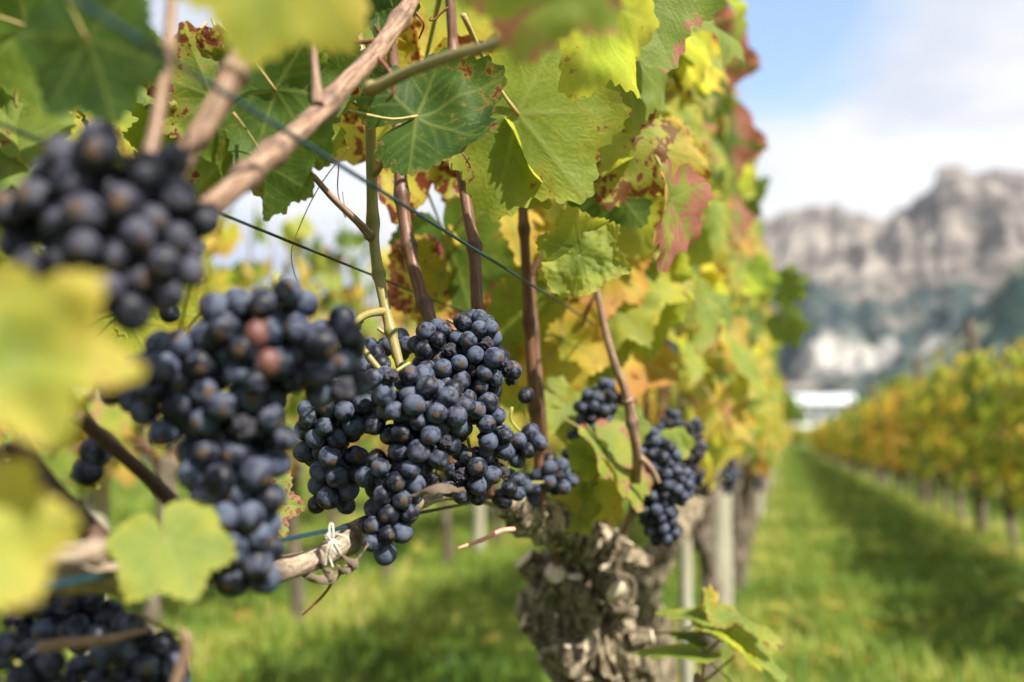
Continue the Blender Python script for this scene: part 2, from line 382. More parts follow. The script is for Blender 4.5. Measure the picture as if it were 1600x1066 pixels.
LH = [leaf_mesh('leaf_blade', 1, droop=.22, fold=.10, wave=.10),
      leaf_mesh('leaf_blade', 2, droop=.05, fold=.28, wave=.14, sharp=.6),
      leaf_mesh('leaf_blade', 3, droop=.45, fold=-.10, wave=.16),
      leaf_mesh('leaf_blade', 4, droop=.15, fold=.05, wave=.20, crumple=.07),
      leaf_mesh('leaf_blade', 5, droop=.35, fold=.15, wave=.10, curl=.25),
      leaf_mesh('leaf_blade', 6, droop=-.15, fold=.22, wave=.18, sharp=1.),
      leaf_mesh('leaf_blade', 7, droop=.10, fold=.75, wave=.10),
      leaf_mesh('leaf_blade', 8, droop=.02, fold=.02, wave=.05)]
LM = [leaf_mesh('leaf_blade_plain', 11+i, nth=76, nr=7, droop=.1+.08*i, fold=(.05, .2, -.1, .3, .12, .45)[i], wave=.12+.03*i, lod=1, sharp=.2*i) for i in range(6)]

def leaf(parent, px, py, d, Lpx, ang, tilt=0, roll=0, flip=0, Y=.3, S=0., K=0., v=0, hi=True, label=None):
    p = W(px, py, d); L = Lpx*d/FPX
    n = (CAM-p).normalized(); a = R(ang)
    t = (cR*math.cos(a)+cU*math.sin(a)); t = (t-n*t.dot(n)).normalized()
    if flip: n = -n
    x = t.cross(n)
    M = Matrix((x, t, n)).transposed().to_4x4()
    M = Matrix.Translation(p) @ M @ Matrix.Rotation(R(roll), 4, 'Y') @ Matrix.Rotation(R(tilt), 4, 'X') @ Matrix.Scale(L, 4)
    o = obj('leaf', (LH if hi else LM)[v], parent, M); o.color = (Y, S, K, 1)
    if label: o['label'] = label
    return o
def leaf_w(parent, p, n, t, L, col, v):
    n = Vector(n).normalized(); t = Vector(t); t = (t-n*t.dot(n)).normalized(); x = t.cross(n)
    M = Matrix.Translation(p) @ Matrix((x, t, n)).transposed().to_4x4() @ Matrix.Scale(L, 4)
    o = obj('leaf', LM[v], parent, M); o.color = col; return o

def rand_col(yb=.45):
    y = min(1, max(.02, random.gauss(yb, .2))); s = random.random()
    S = 0 if s < .45 else random.uniform(.2, .9) if s > .75 else random.uniform(0, .3)
    K = random.uniform(.3, 1) if random.random() < .10 else 0
    return (y, S, K, 1)

# low detail leaves for far vines: one mass mesh
def leaf_low():
    a = np.radians([-180, -150, -113, -82, -52, -27, 0, 27, 52, 82, 113, 150, 180]); r = np.interp(np.abs(a), KA, KR)
    V = [[0, 0, 0]]+[[r[i]*math.sin(a[i]), r[i]*math.cos(a[i]), 0] for i in range(13)]
    return np.array(V), [(0, i, i+1) for i in range(1, 13)]
LV, LF = leaf_low()
def mass(mb, P, Nn, T, L, cols):
    for p, n, t, l, c in zip(P, Nn, T, L, cols):
        n = n/np.linalg.norm(n); t = t-n*(t @ n); t /= np.linalg.norm(t)+1e-9; x = np.cross(t, n)
        V = LV.copy(); V[:, 2] = -.25*V[:, 1]*np.abs(V[:, 1])+random.uniform(-.1, .3)*np.abs(V[:, 0])+np.random.uniform(-.06, .06, len(V))
        Wv = p + l*(V[:, :1]*x + V[:, 1:2]*t + V[:, 2:3]*n)
        at = np.tile(c, (14, 1)).astype(float); at[:, 3] = .9; at[0, 3] = .1
        mb.add(Wv, LF, 0, at)

# ------------------------------------------------------------------ grape meshes
def ico(sub):
    import bmesh
    bm = bmesh.new(); bmesh.ops.create_icosphere(bm, subdivisions=sub, radius=1)
    V = np.array([v.co[:] for v in bm.verts]); Fc = [tuple(v.index for v in f.verts) for f in bm.faces]; bm.free(); return V, Fc
GV, GF = ico(4); GV3, GF3 = ico(3); GV2, GF2 = ico(2)
def gmesh(V, Fc, m, el=1.06, rough=0, wr=0., s=0):
    V = V.copy(); V[:, 2] *= el
    V *= (1+.055*vn(V*1.1+s*9, s))[:, None]
    if wr:
        q = fbm(V*2.4+s*5, 4, s); rid = np.abs(vn(V*3.2+s, s+3))
        V *= (1-wr*.5+wr*(.5*q)+wr*.6*(rid-.5))[:, None]
    mb = MB(); mb.add(V, Fc, 0); return mb.mesh('grape_berry', [m])
G_HI = [gmesh(GV, GF, M_GRAPE, e, s=i) for i, e in enumerate((1.02, 1.08, 1.14, 1.0))]
G_WARM = [gmesh(GV3, GF3, M_GRAPEW, e, s=i) for i, e in enumerate((1.02, 1.08, 1.14))]
G_LO = [gmesh(GV2, GF2, M_GRAPE, e, s=i) for i, e in enumerate((1.02, 1.08, 1.12))]
G_RAI = [gmesh(GV, GF, M_RAISIN, 1.05, wr=.42, s=i) for i in range(4)]
G_RAILO = [gmesh(GV3, GF3, M_RAISIN, 1.05, wr=.42, s=i) for i in range(3)]
G_PINK = gmesh(GV3, GF3, M_REDGRAPE, 1.15)

def bunch(blobs, d, label, rg=.0067, group=None, warm=False, lo=False, raisin=.05, stem=None, seed=0, layers=2, extra=None, cap=260):
    """blobs: (px, py, radius_px[, depth shift in m]) outline a bunch at depth d"""
    rs = np.random.RandomState(seed+100); random.seed(seed+31)
    B = []
    for b in blobs:
        dd = d+(b[3] if len(b) > 3 else 0); B.append((np.array(W(b[0], b[1], dd)), b[2]*dd/FPX))
    C = np.array([b[0] for b in B]); Rr = np.array([b[1] for b in B])
    top = W(blobs[0][0], blobs[0][1]-blobs[0][2], d) if stem is None else W(*stem)
    root = empty('grape_bunch', top, label, 'grape bunch', group)
    Rr = np.maximum(Rr*1.04, rg*1.05)
    lo_, hi_ = (C-Rr[:, None]).min(0), (C+Rr[:, None]).max(0)
    Q = rs.uniform(lo_, hi_, (9000, 3)); ins = (np.linalg.norm(Q[:, None]-C[None], axis=2) < Rr[None]-rg*.5).any(1)
    vol = np.prod(hi_-lo_)*ins.mean(); Nn = int(min(cap, max(1, vol*.84/(4.19*rg**3)))); Nn = cap if cap < 3 else Nn
    Q = Q[ins][:Nn]; rad = rg*rs.uniform(.84, 1.12, len(Q))
    for it in range(70):
        D = Q[:, None]-Q[None]; dist = np.linalg.norm(D, axis=2)+np.eye(len(Q)); ov = np.clip((rad[:, None]+rad[None])*.93-dist, 0, None); np.fill_diagonal(ov, 0)
        Q = Q + (D/dist[..., None]*ov[..., None]).sum(1)*.32
        dd = np.linalg.norm(Q[:, None]-C[None], axis=2)-(Rr[None]-rad[:, None]); i = dd.argmin(1); k = np.arange(len(Q)); out_ = np.clip(dd[k, i], 0, None)
        v = Q-C[i]; Q = Q - v/(np.linalg.norm(v, axis=1)[:, None]+1e-9)*(out_*.6)[:, None]
    pts = list(Q); rad = list(rad)
    for e in (extra or []):
        pts.append(np.array(W(e[0], e[1], d+(e[2] if len(e) > 2 else 0)))); rad.append(rg*(e[3] if len(e) > 3 else 1))
    cen = C.mean(0)
    for p, r in zip(pts, rad):
        i = np.argmin(np.linalg.norm(C-p, axis=1)-Rr); ov = p-C[i]; ov = ov/(np.linalg.norm(ov)+1e-9)+rs.normal(size=3)*.35+np.array([0, 0, -.5])
        q = Vector(-ov).to_track_quat('Z', 'Y')
        x = rs.rand()
        if x < raisin: me = random.choice(G_RAILO if lo else G_RAI); r *= .88; nm = 'shrivelled_grape'
        else: me = random.choice(G_WARM if warm else G_LO if lo else G_HI); nm = 'grape'
        obj(nm, me, root, Matrix.Translation(Vector(p)) @ q.to_matrix().to_4x4() @ Matrix.Scale(r, 4))
    # stalk: main axis through the blobs with a little stem to each outer berry
    mb = MB(); path = [tuple(top)]+[tuple(c) for c in C[np.argsort(-C[:, 2])][::max(1, len(C)//4)]]
    tube(mb, path, [.0013]+[.0011]*(len(path)-1), 20, 6)
    for p, r in zip(pts, rad):
        i = np.argmin(np.linalg.norm(C-p, axis=1)); c = C[i]*.55+p*.45
        tube(mb, [tuple(p), tuple((p+c)/2+np.array([0, 0, .002])), tuple(c)], .0006, 4, 4, caps=False)
    obj('stalk', mb.mesh('stalk', [M_STALK]), root)
    return root

# ================================================================== SETTING
# ground: one sheet to the horizon, flat in the vineyard and rising gently beyond it
def gz(x, y):
    r = np.hypot(x, y); return np.where(r > 45, (np.minimum(r, 1800)-45)*.022, 0) + .02*vn(np.stack([x*.7, y*.7, 0*x], -1), 2)*(r < 40)
rr_ = np.concatenate([np.linspace(0, 12, 40), np.geomspace(12.6, 5200, 60)]); aa_ = np.linspace(0, 2*math.pi, 97)[:-1]
X = rr_[:, None]*np.sin(aa_); Y = rr_[:, None]*np.cos(aa_); V = np.stack([X, Y, gz(X, Y)], -1).reshape(-1, 3)
mb = MB(); mb.add(V, [(i*96+j, (i+1)*96+j, (i+1)*96+(j+1) % 96, i*96+(j+1) % 96) for i in range(len(rr_)-1) for j in range(96)])
m, nt, o = mat('meadow_soil'); tcn = N(nt, 'ShaderNodeTexCoord')
a = noise_(nt, tcn.outputs['Object'], 1.3, 6, .6); b = noise_(nt, tcn.outputs['Object'], 22, 5, .7)
c = mix_(nt, smooth_(nt, b, .4, .62), ramp_(nt, a, [(.3, (.035, .060, .014)), (.5, (.060, .100, .020)), (.7, (.14, .15, .04))]), (.09, .075, .035))
p = pbsdf(nt, c, .9, .1, bump_(nt, b, .8, .03)); L_(nt, p.outputs[0], o.inputs[0])
tag(obj('ground', mb.mesh('ground', [m])), kind='structure')

# grass: clumps of real blades
m, nt, o = mat('grass_blades'); at = N(nt, 'ShaderNodeAttribute', attribute_name='gc'); sp = N(nt, 'ShaderNodeSeparateColor'); L_(nt, at.outputs['Color'], sp.inputs[0])
oi = N(nt, 'ShaderNodeObjectInfo'); geo = N(nt, 'ShaderNodeNewGeometry')
big = noise_(nt, geo.outputs['Position'], 1.7, 5, .65)
f = math_(nt, 'ADD', math_(nt, 'MULTIPLY', sp.outputs[0], .5), math_(nt, 'SUBTRACT', math_(nt, 'MULTIPLY', big, 1.9), .74))
sxg = N(nt, 'ShaderNodeSeparateXYZ'); L_(nt, geo.outputs['Position'], sxg.inputs[0])
f = math_(nt, 'ADD', f, math_(nt, 'MULTIPLY', smooth_(nt, math_(nt, 'COSINE', math_(nt, 'MULTIPLY', math_(nt, 'ADD', sxg.outputs[0], .236), 3.80)), .35, .95), .16))   # dry strip under every row
c = ramp_(nt, f, [(.12, (.042, .100, .013)), (.42, (.105, .200, .025)), (.62, (.23, .29, .036)), (.80, (.40, .38, .09)), (.98, (.52, .46, .20))])
p = pbsdf(nt, c, .5, .3); tr = N(nt, 'ShaderNodeBsdfTranslucent'); L_(nt, mix_(nt, .5, c, (.30, .38, .04)), tr.inputs[0])
ms = N(nt, 'ShaderNodeMixShader'); ms.inputs[0].default_value = .35; L_(nt, p.outputs[0], ms.inputs[1]); L_(nt, tr.outputs[0], ms.inputs[2]); L_(nt, ms.outputs[0], o.inputs[0])
M_GRASS = m
def patch(seed, n=620, half=.28, h0=.05, h1=.13):
    rs = np.random.RandomState(seed); b = rs.uniform(-half, half, (n, 2)); hh = rs.uniform(h0, h1, n)*(1+.6*vn(np.c_[b*9, b[:, :1]*0], seed))
    az = rs.uniform(0, 6.28, n); ln = rs.uniform(.1, .9, n); wd = rs.uniform(.0018, .0042, n)
    V = []; A = []; Fc = []
    for i in range(n):
        d = np.array([math.cos(az[i]), math.sin(az[i]), 0]); s = np.array([-d[1], d[0], 0]); k = len(V)
        for t, ww in ((0, 1), (.55, .8)):
            c = np.array([b[i, 0], b[i, 1], 0])+d*hh[i]*ln[i]*t*t+np.array([0, 0, hh[i]*t*(1-.25*t*ln[i])])
            V += [c-s*wd[i]*ww, c+s*wd[i]*ww]
        c = np.array([b[i, 0], b[i, 1], 0])+d*hh[i]*ln[i]+np.array([0, 0, hh[i]*(1-.3*ln[i])]); V.append(c)
        Fc += [(k, k+1, k+3, k+2), (k+2, k+3, k+4)]; q = rs.beta(2.2, 2.6); q = q if rs.rand() > .06 else .97
        A += [(q, 0, 0, 1)]*5
    mb = MB(); mb.add(np.array(V), Fc, 0, A); me = mb.mesh('grass_tuft', [M_GRASS], 'gc', False)
    return bpy.data.objects.new('grass_tuft', me)
tufts = bpy.data.collections.new('grass_tufts')
for i in range(4): tufts.objects.link(patch(i))
pts = []; scl = []
rs = np.random.RandomState(5)
def strew(x0, x1, y0, y1, step, s):
    for x in np.arange(x0, x1, step):
        for y in np.arange(y0, y1, step):
            xx = x+rs.uniform(-.4, .4)*step; yy = y+rs.uniform(-.4, .4)*step; pts.append((xx, yy, float(gz(np.array(xx), np.array(yy))))); scl.append(s*rs.uniform(.75, 1.25))
strew(-3.4, 1.7, 2.2, 9, .24, 1.0)
strew(-7, -3.4, 2.5, 10, .4, 1.2)
strew(1.7, 6, 2.5, 12, .45, 1.2)
strew(-3.6, 5, 9, 22, .42, 1.25)
strew(-5, 8, 22, 62, 1.0, 2.0)
strew(-14, -5, 8, 30, 1.0, 2.0)
strew(-4, 3, -1.5, 2.2, .5, 1.1)
me = bpy.data.meshes.new('grass'); me.from_pydata(pts, [], []); a = me.attributes.new('s', 'FLOAT', 'POINT'); a.data.foreach_set('value', scl)
go = tag(obj('grass', me), 'green meadow grass growing between the vine rows', 'grass', kind='stuff')
ng = bpy.data.node_groups.new('grass_scatter', 'GeometryNodeTree')
ng.interface.new_socket('Geometry', in_out='INPUT', socket_type='NodeSocketGeometry'); ng.interface.new_socket('Geometry', in_out='OUTPUT', socket_type='NodeSocketGeometry')
gi = N(ng, 'NodeGroupInput'); gout = N(ng, 'NodeGroupOutput'); mtp = N(ng, 'GeometryNodeMeshToPoints'); iop = N(ng, 'GeometryNodeInstanceOnPoints')
ci = N(ng, 'GeometryNodeCollectionInfo'); ci.inputs[0].default_value = tufts; ci.inputs[1].default_value = True; ci.inputs[2].default_value = True
iop.inputs['Pick Instance'].default_value = True
rv = N(ng, 'FunctionNodeRandomValue', data_type='FLOAT_VECTOR'); rv.inputs[0].default_value = (0, 0, 0); rv.inputs[1].default_value = (0, 0, 6.283)
na = N(ng, 'GeometryNodeInputNamedAttribute', data_type='FLOAT'); na.inputs[0].default_value = 's'
L_(ng, gi.outputs[0], mtp.inputs[0]); L_(ng, mtp.outputs[0], iop.inputs['Points']); L_(ng, ci.outputs[0], iop.inputs['Instance'])
L_(ng, rv.outputs[0], iop.inputs['Rotation']); L_(ng, na.outputs[0], iop.inputs['Scale']); L_(ng, iop.outputs[0], gout.inputs[0])
md = go.modifiers.new('scatter', 'NODES'); md.node_group = ng

# leaf litter
mb = MB(); n = 620; P = np.zeros((n, 3)); 
P[:, 0] = np.where(rng.random(n) < .5, rng.normal(-.05, .35, n), np.where(rng.random(n) < .5, rng.normal(1.35, .3, n), rng.normal(-1.8, .4, n))); P[:, 1] = rng.uniform(2, 18, n); P[:, 2] = rng.uniform(.05, .10, n)
mass(mb, P, np.c_[rng.normal(0, .3, (n, 2)), np.ones(n)], rng.normal(size=(n, 3)), rng.uniform(.04, .075, n), [(random.uniform(.65, 1.1), random.random()*.5, 0, 1) for _ in range(n)])
tag(obj('leaf_litter', mb.mesh('leaf_litter', [M_MASS], 'lc')), 'yellow and brown fallen vine leaves lying in the grass', 'fallen leaves', kind='stuff')

# mountain
def ridge_px(px):
    return np.interp(px, [500, 800, 950, 1080, 1180, 1205, 1240, 1290, 1320, 1355, 1395, 1430, 1465, 1478, 1484, 1500, 1525, 1555, 1600, 1680, 1800, 2000],
                         [640, 560, 450, 350, 322, 334, 328, 318, 318, 328, 336, 322, 306, 292, 262, 250, 256, 264, 262, 275, 240, 300])
def px_dir(px):
    r = ray(px, 690); return math.atan2(r.x, r.y)
npx = 520; nj = 150
pxs = np.linspace(480, 2000, npx); az = np.array([px_dir(q) for q in pxs]); el = (690-ridge_px(pxs))/FPX/np.hypot(1, (pxs-800)/FPX)
el = el + .0035*vn(np.stack([pxs*.05, 0*pxs, 0*pxs], -1), 4)+.0018*vn(np.stack([pxs*.17, 0*pxs, 0*pxs], -1), 5)
t = np.linspace(0, 1, nj)[:, None]; r0, r1 = 1500., 3900.
rad = r0+(r1-r0)*np.clip(t, 0, 1)+0*az[None, :]
prof = np.interp(t, [0, .2, .45, .62, .70, .78, .88, .94, 1], [.0, .12, .34, .50, .68, .74, .90, .94, 1.0])+.05*fbm(np.stack([az[None, :]*9+t*6, t*9+0*az[None, :], 0*t+0*az[None, :]], -1), 3, 6)*np.sin(t*math.pi)
X = rad*np.sin(az); Y = rad*np.cos(az)
base = 35.
Hh = el[None, :]*r1*prof
q = np.stack([X/420, Y/420, 0*X], -1)
rd = 1-np.abs(fbm(q*1.2, 4, 8, .55)); rd2 = 1-np.abs(fbm(q*3.1+5, 4, 12, .55))
env = np.sin(np.clip(t, 0, 1)*math.pi)**.8
Z = base*(1-t)+Hh+env*(rd-.55)*190+env*(rd2-.5)*80
# gullies running down the slope
az2 = az[None, :]*34-t*5+1.2*rd
Z += env*np.abs(vn(np.stack([az2, t*1.2+0*az2, 0*az2], -1), 3))*-45
Z[-1] = el*r1
X2 = np.concatenate([X, X[-1:]*1.25]); Y2 = np.concatenate([Y, Y[-1:]*1.25]); Z2 = np.concatenate([Z, Z[-1:]*0])
V = np.stack([X2, Y2, Z2+CAMZ*(1)], -1).reshape(-1, 3); 
mb = MB(); mb.add(V, [(i*npx+j, i*npx+j+1, (i+1)*npx+j+1, (i+1)*npx+j) for i in range(nj) for j in range(npx-1)])
m, nt, o = mat('mountain_rock'); tcn = N(nt, 'ShaderNodeTexCoord'); geo = N(nt, 'ShaderNodeNewGeometry')
sx = N(nt, 'ShaderNodeSeparateXYZ'); L_(nt, tcn.outputs['Object'], sx.inputs[0]); sn = N(nt, 'ShaderNodeSeparateXYZ'); L_(nt, geo.outputs['Normal'], sn.inputs[0])
n1 = noise_(nt, tcn.outputs['Object'], .004, 7, .62, dist=.6); n2 = noise_(nt, tcn.outputs['Object'], .02, 6, .65); 
mps = N(nt, 'ShaderNodeMapping'); mps.inputs['Scale'].default_value = (.002, .002, .018); mps.inputs['Rotation'].default_value = (.25, .1, 0); L_(nt, tcn.outputs['Object'], mps.inputs[0])
n3 = noise_(nt, mps.outputs[0], 1., 6, .6)
rock = ramp_(nt, math_(nt, 'ADD', math_(nt, 'MULTIPLY', n3, .45), math_(nt, 'MULTIPLY', noise_(nt, tcn.outputs['Object'], .0065, 7, .68, dist=.4), .55)), [(.38, (.045, .042, .042)), (.47, (.13, .115, .105)), (.55, (.24, .215, .19)), (.66, (.40, .365, .32))])
fo = math_(nt, 'ADD', n1, math_(nt, 'MULTIPLY', n2, .35))
dg = N(nt, 'ShaderNodeMapping'); dg.inputs['Rotation'].default_value = (0, .62, 0); dg.inputs['Scale'].default_value = (.0012, .0012, .0085); L_(nt, tcn.outputs['Object'], dg.inputs[0])
n1 = noise_(nt, dg.outputs[0], 1.8, 6, .6, dist=.6)
hgt = smooth_(nt, sx.outputs[2], 200, 660, .18, -.20)
fo = smooth_(nt, math_(nt, 'ADD', fo, hgt), .68, .84)
vs_ = N(nt, 'ShaderNodeVectorMath', operation='DISTANCE'); L_(nt, tcn.outputs['Object'], vs_.inputs[0]); vs_.inputs[1].default_value = tuple(W(1325, 562, 1900))
vd2 = math_(nt, 'ADD', vs_.outputs['Value'], math_(nt, 'MULTIPLY', math_(nt, 'SUBTRACT', n2, .5), 300))
rock = mix_(nt, smooth_(nt, sx.outputs[2], 100, 420, .6, 0), rock, (.36, .32, .26))
forest = ramp_(nt, n2, [(.35, (.014, .032, .045)), (.6, (.045, .065, .058))])  # blue of the distant air is mixed into the tree colour
c = mix_(nt, fo, rock, forest)
c = mix_(nt, smooth_(nt, vd2, 90, 190, .8, 0), c, (.42, .40, .37))   # pale patch at the foot
p = pbsdf(nt, c, .95, .05, bump_(nt, n2, .9, 25)); L_(nt, p.outputs[0], o.inputs[0])
tag(obj('mountain', mb.mesh('mountain', [m])), kind='structure')
# forested spur on the right, in front of the cliffs
pxs = np.linspace(1290, 2100, 160); az = np.array([px_dir(q) for q in pxs])
top = np.interp(pxs, [1290, 1370, 1410, 1460, 1500, 1550, 1600, 1700, 2100], [660, 612, 585, 555, 525, 472, 415, 350, 300])
el = (690-top)/FPX/np.hypot(1, (pxs-800)/FPX)
t = np.linspace(0, 1, 50)[:, None]; rad = 950+650*t+0*az
Z = (el*1600)[None, :]*(t**.8)+np.sin(t*math.pi)*14*fbm(np.stack([rad*np.sin(az)/90, rad*np.cos(az)/90, 0*rad], -1), 4, 3)+22*(1-t)
Z += 5*vn(np.stack([rad*np.sin(az)/9, rad*np.cos(az)/9, 0*rad], -1), 3)
X = rad*np.sin(az); Y = rad*np.cos(az)
X = np.concatenate([X, X[-1:]*1.2]); Y = np.concatenate([Y, Y[-1:]*1.2]); Z = np.concatenate([Z, 0*Z[-1:]])
mb = MB(); mb.add(np.stack([X, Y, Z], -1).reshape(-1, 3), [(i*160+j, i*160+j+1, (i+1)*160+j+1, (i+1)*160+j) for i in range(50) for j in range(159)])
m, nt, o = mat('forest_slope'); tcn = N(nt, 'ShaderNodeTexCoord'); n2 = noise_(nt, tcn.outputs['Object'], .06, 6, .7); n1 = noise_(nt, tcn.outputs['Object'], .008, 4, .6)
c = mix_(nt, smooth_(nt, n1, .54, .64), ramp_(nt, n2, [(.35, (.010, .028, .034)), (.65, (.032, .060, .046))]), (.20, .22, .14))  # dark greens carry a painted bluish tint of aerial haze
p = pbsdf(nt, c, .95, .05, bump_(nt, n2, 1, 8)); L_(nt, p.outputs[0], o.inputs[0])
tag(obj('hill', mb.mesh('hill', [m])), kind='structure')

# ================================================================== VINE ROWS
LAT = -.236
def gnarl(mb, pts, rad, n=90, seg=40, amp=.25, seed=0, mi=0, fr=22, dents=()):
    """gnarled trunk: displaced tube with knobs and long ridges"""
    C = spline(pts, n); t = np.linspace(0, 1, n); rr = np.interp(t, np.linspace(0, 1, len(rad)), rad)
    a = np.linspace(0, 2*math.pi, seg, endpoint=False)
    D = np.stack([np.cos(a), np.sin(a), 0*a], -1)
    V = C[:, None, :]+rr[:, None, None]*D[None]
    wp = .016*fbm(V*16, 2, seed+3)[..., None]*np.array([1, 1, .3])
    w1 = V*np.array([1, 1, .26])+wp; w2 = V*np.array([1, 1, .13])+wp*.7
    rd1 = 1-2*np.abs(fbm(w1*fr*1.3, 2, seed+1)); rd2 = 1-2*np.abs(fbm(w2*fr*4.2+3, 2, seed+5)); rd3 = np.clip(fbm(w2*fr*9+3, 2, seed+9), -1, 1)
    k = 1+amp*(.75*fbm(V*fr*.6, 2, seed)+.50*(rd1-.3)+.42*(rd2-.3)+.16*rd3)
    k = np.clip(k, .35, 1.7)
    V = C[:, None, :]+rr[:, None, None]*D[None]*k[..., None]
    V[..., 2] += .020*amp*vn(V*40, seed+2)
    for dc, dr, dp in dents:
        g = np.exp(-(np.linalg.norm(V-np.array(dc), axis=2)/dr)**2); V = V - (V-C[:, None, :])*(g*dp)[..., None]
    Vf = np.vstack([V.reshape(-1, 3), C[-1:]+[[0, 0, rr[-1]*.3]]])
    Fc = [(i*seg+j, i*seg+(j+1) % seg, (i+1)*seg+(j+1) % seg, (i+1)*seg+j) for i in range(n-1) for j in range(seg)]
    Fc += [((n-1)*seg+j, (n-1)*seg+(j+1) % seg, n*seg) for j in range(seg)]
    mb.add(Vf, Fc, mi); return C

# ---- far vines: four kinds, copied along the rows
def far_vine(kind, yb):
    rs = random.Random(kind); root = empty('grapevine', (0, 0, 0), 'x', 'grapevine')
    mb = MB(); lean = rs.uniform(-.08, .08)
    gnarl(mb, [(0, 0, -.05), (.01, lean*.4, .25), (-.01, lean, .5), (.0, lean*1.1, .70)], [.030, .026, .027, .044], 36, 14, .3, kind)
    obj('trunk', mb.mesh('trunk', [M_BARKF]), root)
    mb = MB()
    tube(mb, [(0, lean, .68), (0, .15, .76), (0, .45, .72), (0, .62, .70)], [.014, .010, .008, .006], 14, 6, mi=0)
    tube(mb, [(0, lean, .68), (0, -.2, .75), (0, -.42, .72)], [.014, .009, .007], 12, 6, mi=0)
    for k in range(8):
        y0 = -.4+k*.12; tube(mb, [(0, y0, .72), (rs.uniform(-.05, .05), y0+rs.uniform(-.05, .05), 1.15), (rs.uniform(-.08, .08), y0+rs.uniform(-.08, .08), 1.62)], [.005, .004, .002], 8, 5, mi=0)
    obj('canes', mb.mesh('canes', [M_CANE]), root)
    mb = MB(); n = 300 if yb < .6 else 240; y = np.array([rs.uniform(-.52, .52) for _ in range(n)])
    z = np.array([.66+1.0*rs.betavariate(1.35, 1.25) for _ in range(n)]); side = np.array([rs.choice((-1, 1)) for _ in range(n)])
    wd = .155*(1-.25*(z-.74)); x = side*wd*np.array([abs(rs.gauss(.65, .35)) for _ in range(n)])
    z += .22*vn(np.stack([y*3, y*0, y*0+kind], -1), kind)*(z-.7)
    P = np.stack([x, y, z], -1); Nn = np.stack([side*1.0+0*y, rng.normal(0, .55, n), rng.normal(.35, .45, n)], -1)
    T = np.stack([side*.35, rng.normal(0, .5, n), -np.ones(n)], -1)
    for k in range(3):
        y0 = rs.uniform(-.4, .4); x0 = rs.uniform(-.12, .12); dx = rs.uniform(-.12, .12)
        for q in range(9):
            i = k*9+q; z[i] = 1.40+.038*q; P[i] = (x0+dx*q/9+rs.uniform(-.03, .03), y0+rs.uniform(-.04, .04), z[i])
    cols = []
    for i in range(n):
        q = rs.gauss(yb, .17)-.10*(z[i]-1.2)
        cols.append((min(1, max(.05, q)), rs.random()*.7 if rs.random() < .35 else 0, rs.random() if rs.random() < .08 else 0, 1))
    mass(mb, P, Nn, T, np.array([rs.uniform(.048, .086) for _ in range(n)]), cols)
    fo = obj('foliage', mb.mesh('foliage', [M_MASS], 'lc'), root); fo['kind'] = 'stuff'
    mb = MB()   # small dark bunches under the leaves
    for k in range(5):
        c = np.array([rs.choice((-1, 1))*rs.uniform(.02, .09), rs.uniform(-.4, .4), rs.uniform(.66, .82)])
        for _ in range(26):
            q = np.array([rs.gauss(0, .018), rs.gauss(0, .018), rs.uniform(-.06, .05)]); mb.add(ICO1V*.008+c+q, ICO1F, 0)
    bo = obj('grapes', mb.mesh('grapes', [M_GRAPE]), root); bo['kind'] = 'stuff'
    return root
ICO1V, ICO1F = ico(1)
protos = [far_vine(i, yb) for i, yb in enumerate((.50, .62, .74, .56, .84, .94))]
used = set()
def put_vine(k, x, y, rz, s, label, group, dz=0):
    src = protos[k]; M = Matrix.Translation((x, y, float(gz(np.array(x), np.array(y)))+dz)) @ Matrix.Rotation(rz, 4, 'Z') @ Matrix.Diagonal((1, 1, s, 1))
    if k in used:
        root = src.copy(); COL.objects.link(root)
        for ch in src.children:
            c = ch.copy(); COL.objects.link(c); c.parent = root
    else: root = src; used.add(k)
    root.matrix_basis = M; root['label'] = label; root['group'] = group
rs = random.Random(3)
ORD = ('first', 'second', 'third', 'fourth', 'fifth')
def vine_row(x, y0, y1, label, group, kinds, step=.92, own=None, y_own=0, dz=0):
    y = y0; k = 0; base = label
    while y < y1:
        label = base
        if own and y > y_own and k < 5: label = own % ORD[k]; k += 1
        put_vine(rs.choice(kinds), x+rs.uniform(-.02, .02), y, rs.choice((0, math.pi)), rs.uniform(.93, 1.03)*(1+dz*.35), label, group, dz); y += step*rs.uniform(.94, 1.06)
vine_row(LAT, 5.75, 48, 'yellow-green grapevine far down the nearest row, merging into the blurred leafy wall', 'vines far down the nearest row', (0, 1, 2, 1))
vine_row(1.42, 3.6, 52, 'green and orange grapevine in the blurred row right of the grass path', 'vines in the row right of the path', (0, 3, 2, 0, 1, 5, 3), own='%s grapevine from the right edge of the picture in the row right of the path', y_own=6.75, dz=-.17)
vine_row(-1.89, .9, 34, 'sunlit yellow grapevine in the blurred row behind the grapes', 'vines in the row behind the grapes', (1, 4, 2, 1, 2))
vine_row(-3.5, 3.5, 30, 'grapevine in the second blurred row behind the grapes', 'vines in the second row behind', (0, 2, 4), 1.0)
vine_row(3.06, 9, 46, 'grapevine in the second blurred row right of the path', 'vines in the second row right of the path', (0, 1, 4), 1.1)

